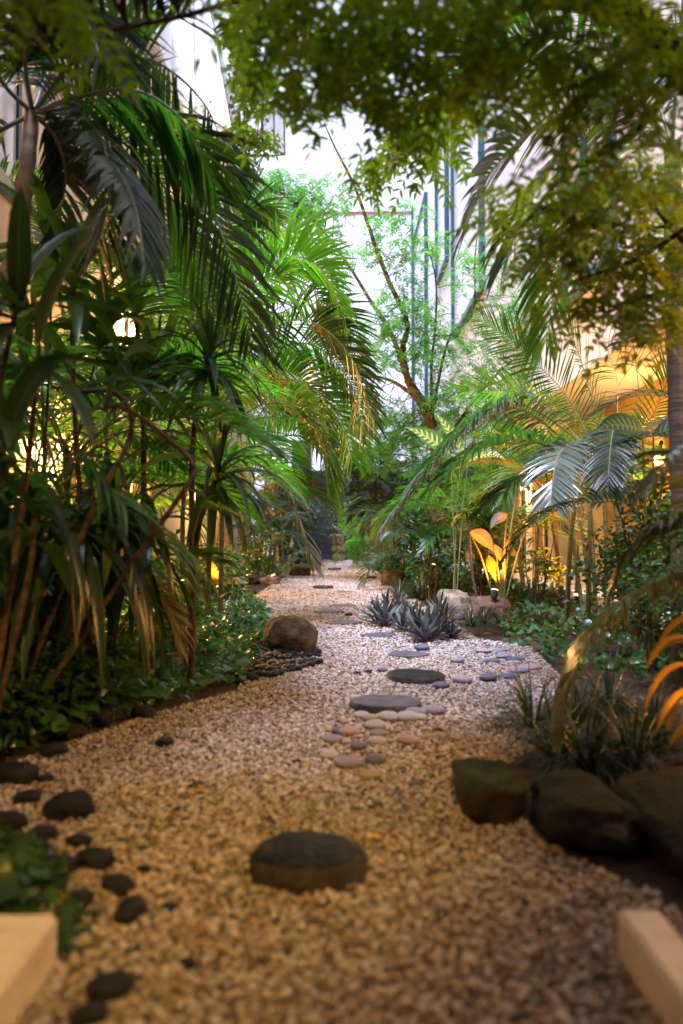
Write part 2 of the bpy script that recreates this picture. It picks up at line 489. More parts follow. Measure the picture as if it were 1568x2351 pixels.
def gravel_bed_mat():
    m, nt, b, out = new_mat('gravel_bed')
    tc = nt.nodes.new('ShaderNodeTexCoord')
    vo = nt.nodes.new('ShaderNodeTexVoronoi'); vo.inputs['Scale'].default_value = 38
    nt.links.new(tc.outputs['Object'], vo.inputs['Vector'])
    sp = nt.nodes.new('ShaderNodeSeparateColor'); nt.links.new(vo.outputs['Color'], sp.inputs[0])
    cr = nt.nodes.new('ShaderNodeValToRGB')
    e = cr.color_ramp.elements
    e[0].position = 0; e[0].color = rgb((.08, .05, .035)); e[1].position = 1; e[1].color = rgb((.36, .30, .24))
    q = e.new(.5); q.color = rgb((.22, .165, .115))
    nt.links.new(sp.outputs[0], cr.inputs[0]); nt.links.new(cr.outputs[0], b.inputs['Base Color'])
    b.inputs['Roughness'].default_value = .9
    bp = nt.nodes.new('ShaderNodeBump'); bp.inputs['Strength'].default_value = 1; bp.inputs['Distance'].default_value = .015; bp.invert = True
    nt.links.new(vo.outputs['Distance'], bp.inputs['Height']); nt.links.new(bp.outputs[0], b.inputs['Normal'])
    return m


M['gravel_bed'] = gravel_bed_mat()

# ------------------------------------------------------------------ light
world = bpy.data.worlds.new('World'); scene.world = world; world.use_nodes = True
wn = world.node_tree
bg = wn.nodes['Background']
sky = wn.nodes.new('ShaderNodeTexSky'); sky.sky_type = 'NISHITA'; sky.sun_disc = False
SUN_EL, SUN_AZ = math.radians(64), math.radians(204)     # azimuth: where the sun stands, clockwise from +Y
sky.sun_elevation = SUN_EL; sky.sun_rotation = SUN_AZ
sky.dust_density = 2.5; sky.air_density = 1.0; sky.ozone_density = 1.5
wn.links.new(sky.outputs[0], bg.inputs[0]); bg.inputs[1].default_value = .06
sd = bpy.data.lights.new('sun', 'SUN'); sd.energy = 5.0; sd.angle = math.radians(24); sd.color = (.67, .72, 1.)
so = bpy.data.objects.new('sun', sd); COL.objects.link(so)
dirv = Vector((math.sin(SUN_AZ) * math.cos(SUN_EL), math.cos(SUN_AZ) * math.cos(SUN_EL), math.sin(SUN_EL)))
so.rotation_euler = dirv.to_track_quat('Z', 'Y').to_euler(); so.location = (0, -5, 30)
scene.view_settings.view_transform = 'Standard'
scene.view_settings.look = 'None'
scene.view_settings.gamma = 1
scene.view_settings.exposure = 1.32
scene.cycles.use_denoising = True
scene.cycles.max_bounces = 8
scene.cycles.transmission_bounces = 4
scene.cycles.diffuse_bounces = 4
scene.cycles.sample_clamp_indirect = 6
scene.cycles.caustics_reflective = False
scene.cycles.caustics_refractive = False


def point_light(name, loc, energy, col, r=.06, parent=None):
    d = bpy.data.lights.new(name, 'POINT'); d.energy = energy; d.color = col; d.shadow_soft_size = r
    o = bpy.data.objects.new(name, d); COL.objects.link(o); o.location = Vector([float(c) for c in loc])
    if parent is not None: o.parent = parent
    return o


def spot_light(name, loc, to, energy, col, ang=100, parent=None, r=.03):
    d = bpy.data.lights.new(name, 'SPOT'); d.energy = energy; d.color = col; d.shadow_soft_size = r
    d.spot_size = math.radians(ang); d.spot_blend = .9
    o = bpy.data.objects.new(name, d); COL.objects.link(o); o.location = Vector([float(c) for c in loc])
    o.rotation_euler = (Vector([float(c) for c in to])).to_track_quat('-Z', 'Y').to_euler()
    if parent is not None: o.parent = parent
    return o


# ------------------------------------------------------------------ ground
mb = MB()
gx = np.linspace(-250, 250, 3)
v = [(-250, -250, 0), (250, -250, 0), (250, 400, 0), (-250, 400, 0)]
mb.add(v, np.array([[0, 1, 2, 3]]), smooth=False)
tag(mb.build('ground', M['soil']), kind='structure')

LEFT_EDGE = [(120, 2500), (120, 2200), (60, 2080), (-40, 1960), (-120, 1850), (-40, 1790), (80, 1740), (330, 1650), (540, 1590), (600, 1520), (600, 1420), (570, 1380), (630, 1340), (690, 1312), (715, 1283)]
RIGHT_EDGE = [(1700, 2500), (1690, 2330), (1650, 2200), (1520, 2070), (1300, 1970), (1100, 1800), (1230, 1720), (1230, 1650), (1300, 1570), (1220, 1490), (1100, 1470), (1020, 1420), (960, 1380), (890, 1345), (870, 1318), (812, 1283)]
poly = np.array([G(*p)[:2] for p in LEFT_EDGE] + [G(*p)[:2] for p in RIGHT_EDGE[::-1]])
poly[0] = (-.55, -1.5); poly[-1] = (.68, -1.5)


def inside(p, pl):
    x, y = p[:, 0], p[:, 1]; r = np.zeros(len(p), bool)
    n = len(pl); j = n - 1
    for i in range(n):
        xi, yi = pl[i]; xj, yj = pl[j]
        c = ((yi > y) != (yj > y)) & (x < (xj - xi) * (y - yi) / (yj - yi + 1e-12) + xi)
        r ^= c; j = i
    return r


import bmesh
bm = bmesh.new()
bm.faces.new([bm.verts.new((p[0], p[1], .004)) for p in poly])
bmesh.ops.triangulate(bm, faces=bm.faces)
me = bpy.data.meshes.new('gravel_path'); bm.to_mesh(me); bm.free(); me.materials.append(M['gravel_bed'])
o = bpy.data.objects.new('gravel_path', me); COL.objects.link(o); tag(o, kind='structure')

# gravel chips: real pieces near the camera
ICO_V = []
ph = (1 + 5 ** .5) / 2
for a in (-1, 1):
    for b_ in (-ph, ph):
        ICO_V += [(0, a, b_), (a, b_, 0), (b_, 0, a)]
ICO_V = norm(np.array(ICO_V))
bm = bmesh.new()
bmesh.ops.convex_hull(bm, input=[bm.verts.new(p) for p in ICO_V])
bm.verts.index_update()
ICO_F = np.array([[q.index for q in f.verts] for f in bm.faces]); bm.free()


def pieces(mb, P, size, flat=.6, mat=0, rng=RNG, smooth=False):
    n = len(P)
    var = ICO_V[None] * rng.uniform(.72, 1.25, (n, 12, 1))
    sc = np.stack([rng.uniform(.8, 1.35, n), rng.uniform(.65, 1., n), flat * rng.uniform(.8, 1.2, n)], 1) * size[:, None] * .5
    var = var * sc[:, None]
    a = rng.uniform(0, 2 * PI, n); t = rng.normal(0, .35, n)
    ca, sa, ct, stt = np.cos(a)[:, None], np.sin(a)[:, None], np.cos(t)[:, None], np.sin(t)[:, None]
    x, y, z = var[..., 0], var[..., 1], var[..., 2]
    y, z = y * ct - z * stt, y * stt + z * ct
    x, y = x * ca - y * sa, x * sa + y * ca
    v = np.stack([x, y, z], -1) + P[:, None]
    f = (ICO_F[None] + (np.arange(n) * 12)[:, None, None]).reshape(-1, 3)
    r = rng.random(n)
    mb.add(v, f, mat, np.repeat(np.stack([r, r, r], 1), 12, 0), smooth)


def scatter_poly(n, y0, y1, rng=RNG, x0=-2.2, x1=2.4):
    p = np.stack([rng.uniform(x0, x1, n), rng.uniform(y0, y1, n)], 1)
    return p[inside(p, poly)]


STEPS = [
    (707, 2012, 244, .062, 'slate_dark', 'largest nearest black stepping stone with a rounded wet looking top', 1.2, .35, .07, 1.),
    (888, 1632, 153, .045, 'slate', 'thick grey stepping stone with pale pebbles along its front', 2.3, .0, .05, 1.),
    (955, 1566, 128, .045, 'slate_dark', 'thick dark stepping stone with a blue grey pebble at its edge', 3.1, .0, .05, 1.),
    (937, 1508, 98, .014, 'slate', 'flat pale stepping stone sunk in gravel below the oyster plants', 4.4, 0, .05, .9),
    (870, 1463, 86, .014, 'slate', 'irregular flat slate at the left foot of the oyster plants', 5.2, 0, .12, .9),
    (788, 1434, 84, .016, 'slate', 'flat slate level with the right side of the brown boulder', 6.7, 0, .06, .9),
    (755, 1408, 68, .016, 'slate', 'rounded flat slate just beyond the brown boulder', 7.7, 0, .04, 1.),
    (786, 1393, 62, .010, 'slate', 'faint sunken slate left of the tips of the oyster plants', 8.1, 0, .05, 1.),
    (742, 1353, 46, .05, 'slate_dark', 'dark raised stepping stone alone in the middle of the far gravel', 9.3, 0, .05, 1.),
    (790, 1361, 44, .010, 'slate', 'barely visible sunken slate right of the dark raised stone', 10.9, 0, .05, 1.),
    (846, 1329, 42, .05, 'slate_dark', 'dark raised slab beside the squared brown rock', 11.4, 0, .08, 1.),
    (768, 1310, 32, .06, 'slate_dark', 'dark stepping stone in front of the far stone stack', 12.2, 0, .05, 1.),
    (722, 1295, 26, .06, 'slate_dark', 'farthest dark stepping stone at the left edge of the gravel', 13.6, 0, .05, 1.),
    (776, 1292, 40, .014, 'slate', 'pale sunken slab before the dark end wall', 14.6, 0, .05, 1.),
]
STONE_DISCS = [(G(q[0], q[1])[0], G(q[0], q[1])[1], q[2] / FPX * G(q[0], q[1])[1] / 2) for q in STEPS]

mb = MB()
for y0, y1, dens, s0, s1 in ((.9, 3.2, 6600, .009, .023), (3.2, 6.5, 4600, .011, .025), (6.5, 10, 2500, .017, .03), (10, 16, 1500, .022, .036), (16, 31, 600, .03, .05)):
    p = scatter_poly(int(dens * 4.6 * (y1 - y0)), y0, y1)
    for (cx, cy, cr_) in STONE_DISCS:
        p = p[np.hypot(p[:, 0] - cx, p[:, 1] - cy) > cr_ * .93]
    n = len(p)
    pieces(mb, np.column_stack([p, .004 + RNG.uniform(.002, .014, n)]), RNG.uniform(s0, s1, n))
tag(mb.build('gravel', M['gravel']), 'cream and tan crushed stone gravel covering the garden path', 'gravel', kind='stuff')


# ------------------------------------------------------------------ stones
def ico_sphere(sub):
    bm = bmesh.new(); bmesh.ops.create_icosphere(bm, subdivisions=sub, radius=1)
    bm.verts.index_update()
    v = np.array([q.co[:] for q in bm.verts]); f = np.array([[q.index for q in fc.verts] for fc in bm.faces]); bm.free()
    return v, f


S3 = ico_sphere(3); S4 = ico_sphere(4); S2 = ico_sphere(2)


def vnoise(p, seed, octv=4):
    r = np.random.default_rng(int(seed * 10)); out = np.zeros(len(p)); a = 1.; fr = 1.
    for _ in range(octv):
        for _ in range(3):
            k = norm(r.normal(size=3)) * fr * r.uniform(.8, 1.6)
            out += a * np.sin(p @ k * 2 + r.uniform(0, 6.3)) / 3
        a *= .5; fr *= 2.1
    return out


def rock(name, label, px0, px1, py_top, py_base, mat, seed, depth=None, cat='rock', group=None, square=.25, rough=.16, Y=None, h=None, rz=0):
    g = G((px0 + px1) / 2, py_base); yb = g[1] if Y is None else Y
    w = (px1 - px0) / FPX * yb
    dp = depth if depth else w * .75
    yc = yb + dp * .42
    zt = W(0, py_top, yc)[2] if h is None else h
    v, f = S4
    u = np.sign(v) * np.abs(v) ** (1 - square)
    u = u * (1 + rough * vnoise(v * 1.3, seed)[:, None] + .05 * vnoise(v * 5, seed + 9, 3)[:, None])
    u[:, 0] *= w / 2 / np.abs(u[:, 0]).max(); u[:, 1] *= dp / 2 / np.abs(u[:, 1]).max()
    zz = u[:, 2]; zz = (zz - zz.min()) / (zz.max() - zz.min())
    u[:, 2] = zz * (zt + zt * .25) - zt * .25
    c, s = math.cos(rz), math.sin(rz)
    u[:, :2] = u[:, :2] @ np.array([[c, s], [-s, c]])
    mb = MB(); mb.add(u, f, 0)
    o = mb.build(name, M[mat])
    o.location = ((px0 + px1) / 2 / FPX * yc - 784 / FPX * yc, yc, 0)
    return tag(o, label, cat, group)


rock('boulder', 'rounded brown boulder beside the black pebbles on the left of the path', 603, 737, 1413, 1503, 'rock_brown', 3, .42, 'boulder', square=.1, rough=.14)
rock('boulder', 'mossy squarish boulder at the gravel edge left of the big dark boulders', 1028, 1215, 1752, 1902, 'rock_moss', 5, .42, cat='boulder', square=.35, h=.145, rough=.22)
rock('boulder', 'dark rounded boulder between the mossy boulder and the largest one', 1195, 1470, 1812, 1995, 'rock_dark', 8, .62, 'boulder', h=.15, rough=.22)
rock('boulder', 'largest dark grey boulder just behind the right concrete kerb', 1330, 1900, 1792, 2085, 'rock_dark', 12, .95, 'boulder', h=.15, rough=.2)
rock('rock', 'weathered tan rock behind the purple oyster plants', 990, 1082, 1352, 1424, 'rock_tan', 14, .45, square=.35)
rock('rock', 'low reddish brown rock under the lit garden spotlight', 1048, 1178, 1368, 1420, 'rock_red', 17, .5)
rock('rock', 'squared brown rock edging the path beside the grassy tufts', 874, 932, 1303, 1347, 'rock_brown', 21, .5, square=.5)
rock('rock', 'pale flat rock edging the left bed beside the gravel', 596, 645, 1322, 1344, 'rock_tan', 23, .4, square=.4)
rock('rock', 'dull brown flat rock left of the pale flat rock', 562, 602, 1320, 1342, 'rock_brown', 26, .4, square=.4)
rock('rock', 'small square brown rock below the hanging fronds at the far left edge', 662, 718, 1296, 1324, 'rock_brown', 28, .6, square=.5)
rock('rock', 'little tan rock at the far end right of the low palm', 845, 866, 1268, 1296, 'rock_tan', 31, .4)
rock('rock', 'low dark stone lying at the left gravel edge beyond the vines', 560, 590, 1352, 1364, 'slate_dark', 33, .3)
for i, (a, b_, t, e, sd_) in enumerate(((760, 793, 1268, 1281, 40), (759, 794, 1252, 1269, 43), (760, 792, 1226, 1254, 46), (768, 783, 1213, 1227, 49))):
    Y = 29.5
    v, f = S3
    u = np.sign(v) * np.abs(v) ** .5
    u = u * (1 + .12 * vnoise(v * 1.4, sd_)[:, None])
    w = (b_ - a) / FPX * Y; z1, z0 = W(0, t, Y)[2], W(0, e, Y)[2]
    if i == 0: z0 = 0.
    for ax, hw in ((0, w / 2), (1, w * .42), (2, (z1 - z0) / 2)):
        u[:, ax] *= hw / np.abs(u[:, ax]).max()
    u[:, 2] += (z1 - z0) / 2
    mb = MB(); mb.add(u, f)
    o = mb.build('stone_block', M['rock_tan']); o.location = (((a + b_) / 2 - 784) / FPX * Y, Y, z0)
    tag(o, ['bottom pale block of the stone stack before the dark wall', 'second pale block from the bottom of the stone stack', 'largest pale block, third up in the stone stack', 'small cap stone on top of the stone stack'][i], 'stone block', 'pale stones of the stack')


def stepping(px, py, wpx, thick, mat, label, seed, rz=0., dome=.0, irr=.05, asp=1.):
    g = G(px, py); r = wpx / FPX * g[1] / 2
    mb = MB(); n = 40
    th = np.linspace(0, 2 * PI, n, endpoint=False)
    rr = 1 + irr * (np.sin(2 * th + seed) + .6 * np.sin(3 * th + 2.1 * seed) + .3 * np.sin(7 * th + seed * .7) + .2 * np.sin(13 * th + seed))
    prof = [(.0, 1.0 + dome * .9, 0), (.35, 1 + dome * .8, 0), (.7, 1 + dome * .55, 0), (.9, 1. + dome * .1, 0), (.97, .93, 1), (1., .75, 1), (1.0, .3, 1), (.97, -.4, 1)]
    rings = []
    for k, (fr, z, _) in enumerate(prof):
        nz = vnoise(np.stack([np.cos(th) * fr * 2, np.sin(th) * fr * 2, np.full(n, z)], 1), seed + 1)
        rk = r * fr * (rr if fr > .2 else 1.) * (1 + (.02 * nz if k > 3 else 0))
        zz = thick * z + (.0035 * nz if k < 4 else 0) * (.25 if thick < .02 else 1)
        rings.append(np.stack([np.cos(th) * rk, np.sin(th) * rk * asp, np.broadcast_to(zz, (n,))], 1))
    rings[0] = np.tile(rings[0].mean(0), (n, 1))
    v = np.concatenate(rings)
    j = np.arange(n)
    for k in range(len(prof) - 1):
        q = np.stack([k * n + j, (k + 1) * n + j, (k + 1) * n + (j + 1) % n, k * n + (j + 1) % n], -1)
        mb.f.append(q); mb.m.append(np.full(n, 1 if k >= 4 else 0)); mb.s.append(np.full(n, True))
    mb.v.append(v); mb.t.append(np.full((len(v), 3), .5)); mb.n = len(v)
    o = mb.build('stepping_stone', [M[mat], M['slate_rim']])
    o.location = (g[0], g[1], .012); o.rotation_euler.z = rz
    return tag(o, label, 'stepping stone', 'round slate stepping stones along the path')


for (px, py, w_, th_, mt, lb, sd_, dm, ir, asp) in STEPS:
    stepping(px, py, w_, th_, mt, lb, sd_, RNG.uniform(-.3, .3), dm, ir, asp)


def pebble_mesh(name, mat, seed, sx=1., sy=.75, sz=.5, rough=.08):
    v, f = S3
    u = np.sign(v) * np.abs(v) ** (.9 if rough < .1 else .75) * (1 + rough * vnoise(v, seed, 2 if rough < .1 else 4)[:, None])
    u = u * np.array([sx, sy, sz]) * .5
    u[:, 2] += sz * .42
    mb = MB(); mb.add(u, f)
    return mb.build(name, M[mat])


def put_pebble(proto, first, x, y, w, label, group, rz, cat='pebble', z=.012, tilt=0.):
    o = proto if first else proto.copy()
    if not first: COL.objects.link(o)
    o.location = (x, y, z); o.scale = (w, w, w); o.rotation_euler = (tilt, 0, rz)
    return tag(o, label, cat, group)


# black pebbles heaped under the brown boulder
protos = [pebble_mesh('black_pebble', 'pebble_black', s, 1., .78, .55) for s in (1, 2, 3)]
cnt = 0; placed = []
quad = np.array([G(*p)[:2] for p in ((585, 1480), (600, 1450), (660, 1490), (735, 1505), (742, 1528), (690, 1545), (640, 1560), (575, 1572), (540, 1575), (545, 1540))])
for _ in range(4000):
    x = RNG.uniform(quad[:, 0].min(), quad[:, 0].max()); y = RNG.uniform(quad[:, 1].min(), quad[:, 1].max())
    w_ = RNG.uniform(.045, .075)
    if not inside(np.array([[x, y]]), quad)[0]: continue
    if any((x - a) ** 2 + (y - b_) ** 2 < (.36 * (w_ + c)) ** 2 for a, b_, c in placed): continue
    placed.append((x, y, w_))
    put_pebble(protos[cnt % 3], cnt < 3, x, y, w_, 'small smooth black pebble in the heap beside the brown boulder', 'black pebbles heaped by the boulder', RNG.uniform(0, 6.3), z=.004 + RNG.uniform(0, .018), tilt=RNG.uniform(-.2, .2))
    cnt += 1
    if cnt > 170: break

# river pebbles on the path, one by one
RIVER = [
    (765, 1712, 46, 'pebble_mauve', 'pale mauve pebble left of the rosy pebble'),
    (804, 1694, 50, 'pebble_rose', 'round rosy pebble in the cluster before the thick grey stepping stone'),
    (823, 1727, 40, 'pebble_dusk', 'dark blue grey pebble below the rosy pebble'),
    (866, 1716, 46, 'pebble_pale', 'pale lilac pebble right of the dark blue grey pebble'),
    (868, 1697, 40, 'pebble_mauve', 'flat mauve pebble just above the pale lilac pebble'),
    (853, 1661, 38, 'pebble_tan', 'olive striped pebble touching the front of the thick grey stone'),
    (892, 1661, 54, 'pebble_pale', 'wide cream pebble at the front of the thick grey stone'),
    (830, 1655, 40, 'pebble_pale', 'cream pebble at the left front of the thick grey stone'),
    (935, 1662, 56, 'pebble_pale', 'flat whitish pebble right of the wide cream pebble'),
    (955, 1649, 48, 'pebble_mauve', 'bluish flat pebble at the right front of the thick grey stone'),
    (962, 1660, 40, 'pebble_pale', 'small cream pebble below the bluish flat pebble'),
    (995, 1645, 52, 'pebble_mauve', 'lilac pebble farthest right of the thick grey stone'),
    (860, 1680, 52, 'pebble_pale', 'whitish pebble midway between rosy pebble and thick grey stone'),
    (800, 1769, 62, 'pebble_mauve', 'long mauve pebble below the cluster'),
    (862, 1761, 50, 'pebble_dusk', 'dark angular pebble right of the long mauve pebble'),
    (852, 1797, 50, 'pebble_tan', 'striped tan pebble nearest the camera below the cluster'),
    (756, 1749, 46, 'pebble_pale', 'white pebble left of the long mauve pebble'),
    (938, 1714, 52, 'pebble_rose', 'flat pinkish pebble alone right of the cluster'),
    (778, 1690, 34, 'pebble_dusk', 'small dark pebble tucked behind the rosy pebble'),
    (1012, 1586, 40, 'pebble_dusk', 'blue grey pebble touching the thick dark stepping stone'),
    (1062, 1573, 46, 'pebble_rose', 'reddish flat pebble right of the thick dark stone'),
    (1121, 1568, 44, 'pebble_dusk', 'lavender grey pebble in front of the flat slates'),
    (878, 1547, 26, 'pebble_dusk', 'bluish pebble left of the thick dark stepping stone'),
    (845, 1549, 18, 'pebble_black', 'tiny black pebble left of the bluish pebble'),
    (820, 1553, 18, 'pebble_black', 'tiny black pebble farthest left of the thick dark stone'),
    (925, 1712, 20, 'pebble_dusk', 'little blue chip beside the flat pinkish pebble'),
    (952, 1813, 30, 'pebble_dusk', 'small dark blue pebble left of the mossy boulder'),
    (866, 1857, 26, 'pebble_dusk', 'small dark chip below the striped tan pebble'),
    (1015, 2110, 36, 'pebble_dusk', 'blue grey pebble alone in the near gravel right of centre'),
    (1050, 1526, 34, 'pebble_mauve', 'flat lilac pebble right of the pale sunken stone'),
    (968, 1497, 36, 'pebble_dusk', 'dark flat pebble resting on the pale sunken stone'),
    (800, 1417, 20, 'pebble_black', 'black pebble right of the rounded flat slate'),
    (680, 1760, 22, 'pebble_black', 'small black pebble in the gravel left of the cluster'),
    (935, 1640, 44, 'pebble_mauve', 'pale flat pebble half under the thick grey stone'),
]
proto = {}
for k, (px, py, w_, mt, lb) in enumerate(RIVER):
    first = mt not in proto
    if first: proto[mt] = pebble_mesh('river_pebble', mt, k + 5, 1., .8, .42)
    g = G(px, py)
    put_pebble(proto[mt], first, g[0], g[1], w_ / FPX * g[1], lb, 'smooth river pebbles along the stepping stones', RNG.uniform(-.4, .4), z=.014)

# flat slates on the right gravel edge
sp_ = None
for k in range(11):
    px, py = RNG.uniform(1095, 1230), RNG.uniform(1488, 1560)
    g = G(px, py)
    mt = ['pebble_mauve', 'pebble_rose', 'pebble_dusk'][k % 3]
    key = 'flat' + mt
    first = key not in proto
    if first:
        proto[key] = pebble_mesh('flat_slate', mt, k + 60, 1., .7, .24)
    put_pebble(proto[key], first, g[0], g[1], RNG.uniform(.1, .17), 'flat lilac brown slate in the drift at the right gravel edge', 'flat slates at the right gravel edge', RNG.uniform(-.5, .5), 'slate', z=.006 + .004 * (k % 4))

# dark cobbles in the left foreground
COB = [
    (165, 1878, 118, 'elongated dark cobble pointing right at the left gravel edge'),
    (35, 1800, 100, 'large black cobble against the left frame edge'),
    (103, 1802, 40, 'small black cobble right of the large one by the vines'),
    (100, 1935, 70, 'black cobble below the elongated cobble'),
    (215, 1995, 90, 'flat black cobble in the middle of the left row'),
    (140, 2010, 84, 'round black cobble left of the flat one'),
    (272, 2055, 84, 'flat black cobble above the upright oval cobble'),
    (294, 2120, 92, 'upright oval black cobble nearest the path centre'),
    (250, 2300, 112, 'black cobble lowest in the frame beside the left kerb'),
    (380, 1716, 44, 'small dark cobble alone in the orange lit gravel'),
    (215, 1668, 84, 'dark cobble on the vine edge'),
    (160, 1698, 74, 'dark cobble just below the vine edge'),
    (250, 1655, 70, 'dark flat cobble farthest along the vine edge'),
    (180, 1950, 60, 'small dark cobble between the elongated and flat cobbles'),
    (390, 2100, 40, 'tiny dark cobble right of the upright oval cobble'),
    (430, 2230, 44, 'tiny dark cobble low in the gravel left of centre'),
    (60, 1850, 64, 'dark cobble between the large black cobble and the elongated one'),
    (20, 1905, 80, 'black cobble at the left frame edge below the large one'),
    (330, 1650, 60, 'dark cobble where the vines meet the gravel'),
    (120, 1740, 66, 'dark cobble under the vine edge above the large black cobble'),
    (75, 1960, 66, 'black cobble at the edge of the dark kerbside vines'),
    (190, 2080, 60, 'black cobble beside the few dark vine leaves'),
    (200, 2360, 90, 'black cobble partly cut by the lower frame edge'),
    (330, 2010, 34, 'small black cobble right of the flat one'),
    (310, 2200, 36, 'small black cobble below the upright oval cobble'),
]
first = True
cps = [pebble_mesh('dark_cobble', 'pebble_black', q, 1., .72, .46, .2) for q in (77, 78, 79)]
for k, (px, py, w_, lb) in enumerate(COB):
    g = G(px, py)
    put_pebble(cps[k % 3], k < 3, g[0], g[1], w_ / FPX * g[1], lb, 'dark cobbles in the left foreground', RNG.uniform(-.5, .9) if k != 7 else 1.3, 'cobble', z=.01)

# kerbs either side, close to the camera
for sx, lb in ((-1, 'cream painted concrete kerb at the lower left corner'), (1, 'cream painted concrete kerb at the lower right corner')):
    x0, x1, ye = (-.595, -.86, 1.70) if sx < 0 else (.585, .677, 1.72)
    mb = MB()
    bm = bmesh.new()
    bmesh.ops.create_cube(bm, size=1)
    for q in bm.verts:
        q.co.x = (x0 + x1) / 2 + q.co.x * abs(x1 - x0); q.co.y = (ye - 2.5) / 2 + q.co.y * (ye + 2.5); q.co.z = .045 + q.co.z * .13
    bmesh.ops.bevel(bm, geom=bm.edges, offset=.008, segments=3, affect='EDGES')
    me = bpy.data.meshes.new('concrete_kerb'); bm.to_mesh(me); bm.free(); me.materials.append(M['concrete'])
    o = bpy.data.objects.new('concrete_kerb', me); COL.objects.link(o)
    tag(o, lb, 'kerb')

# ------------------------------------------------------------------ buildings
XL, XR = -3.6, 4.5
lb_ = empty('peach_building', (XL, 8, 0), 'peach rendered building with a white upper balcony along the left side', 'building')
mb = MB(); box(mb, XL - 6, XL, -6, 23, 0, 10.6); part(mb, 'wall', M['peach_wall'], lb_)
YB = 18.0
pp = [W(*q, YB) for q in ((385, -60), (466, -60), (487, 50), (530, 290), (505, 303), (440, 296), (385, 286))]
v = np.array(pp + [q + np.array([0, 3.5, 0]) for q in pp]); k = len(pp)
mb = MB(); mb.add(v, [np.array([[i, (i + 1) % k, k + (i + 1) % k, k + i] for i in range(k)])], 0, smooth=False)
mb.add(v, [np.array([[0, i, i + 1] for i in range(1, k - 1)]), np.array([[k, k + i + 1, k + i] for i in range(1, k - 1)])], 0, smooth=False)
part(mb, 'balcony_end', M['white_wall'], lb_)
mb = MB()
for (q0, q1) in (((470, 40), (512, 292)), ((440, 0), (446, 296))):
    tube(mb, [W(*q0, YB - .03), W(*q1, YB - .03)], .05, 4)
part(mb, 'balcony_rib', M['white_wall'], lb_)
mb = MB(); box(mb, XL - 5, XL - .3, -6, 22.9, 10.603, 12.6); part(mb, 'parapet', M['white_wall'], lb_)
for (y0, y1, z0, z1) in ((7.6, 8.6, 4.6, 6.6), (15, 16.2, 4.6, 6.6)):
    mb = MB()
    for a in ((y0 - .08, y0, z0, z1), (y1, y1 + .08, z0, z1), (y0 - .08, y1 + .08, z1, z1 + .08), (y0 - .08, y1 + .08, z0 - .08, z0)):
        box(mb, XL + .002, XL + .06, *a)
    f = part(mb, 'window', M['dark_frame'], lb_)
    mb = MB(); box(mb, XL + .002, XL + .03, y0 + .001, y1 - .001, z0 + .001, z1 - .001); part(mb, 'pane', M['glass_cream'], f)
an = empty('stair_tower', (-3.4, 24, 0), 'cream stair tower with a dark framed open window above the left trees', 'building')
mb = MB(); box(mb, -7, -3.4, 23.01, 30, 0, 14.6); part(mb, 'wall', M['peach_wall'], an)
# the open sash: panel hung from the tower wall, dark frame round cream glass
A_, B_, C_, D_ = W(600, 240, 24), W(651, 240, 25.4), W(653, 355, 25.4), W(603, 327, 24)
mb = MB()
for p, q in ((A_, B_), (B_, C_), (C_, D_), (D_, A_), ((A_ + B_) / 2 * [1, 1, 1], (C_ + D_) / 2)):
    tube(mb, [p, q], .045, 4)
sash = part(mb, 'open_window', M['dark_frame'], an)
mb = MB(); e_ = np.array([.01, -.012, 0]); mb.add([A_, B_, C_, D_, A_ + e_, B_ + e_, C_ + e_, D_ + e_], np.array([[0, 1, 2, 3], [7, 6, 5, 4], [0, 4, 5, 1], [1, 5, 6, 2], [2, 6, 7, 3], [3, 7, 4, 0]]), smooth=False)
part(mb, 'pane', M['glass_cream'], sash)
mb = MB(); tube(mb, [D_, D_ + np.array([-.9, .2, 0.05])], .03, 4); tube(mb, [C_, C_ + np.array([-1.6, .3, .05])], .035, 4); part(mb, 'stay', M['dark_frame'], sash)

rb = empty('white_building', (XR, 12, 0), 'white building with teal framed upper windows over an ochre ground floor on the right', 'building')
XU = 3.3
mb = MB(); box(mb, XR, XR + 6, -6, 36, 0, 3.147); part(mb, 'wall', M['ochre_wall'], rb)
mb = MB(); box(mb, XU, XR + 6, 2.5, 36, 3.15, 16); part(mb, 'upper_storey', M['white_wall'], rb)
mb = MB(); box(mb, 3.42, XR - .002, 3, 36, -.05, .10); part(mb, 'terrace', M['cream_paint'], rb)
mb = MB(); box(mb, 3.36, 3.418, 3, 36, -.05, .115); part(mb, 'terrace_edge', M['white_wall'], rb)
# tall windows of the upper storey
for (y0, y1, z0, z1) in ((9.5, 11.3, 4.3, 6.4), (18.2, 22.7, 6.7, 13), (24.2, 26.6, 9.5, 14.5), (30.2, 35.2, 5.4, 14)):
    mb = MB(); t = .11
    for a in ((y0 - t, y0, z0, z1), (y1, y1 + t, z0, z1), (y0 - t, y1 + t, z1, z1 + t), (y0 - t, y1 + t, z0 - t, z0)) + (() if y0 > 17 else (((y0 + y1) / 2 - .04, (y0 + y1) / 2 + .04, z0, z1),)):
        box(mb, XU - .14, XU - .002, *a)
    f = part(mb, 'window', M['teal_frame'], rb)
    mb = MB(); box(mb, XU - .05, XU - .003, y0 + .001, (y0 + y1) / 2 - .041, z0 + .001, z1 - .001); box(mb, XU - .05, XU - .003, (y0 + y1) / 2 + .041, y1 - .001, z0 + .001, z1 - .001)
    part(mb, 'pane', M['glass'], f)
for yy, z0, z1 in ((35.6, 4.2, 15.9),):
    mb = MB(); tube(mb, [(XU - .1, yy, z0), (XU - .1, yy, z1)], .055, 8); part(mb, 'downpipe', M['teal_frame'], rb)
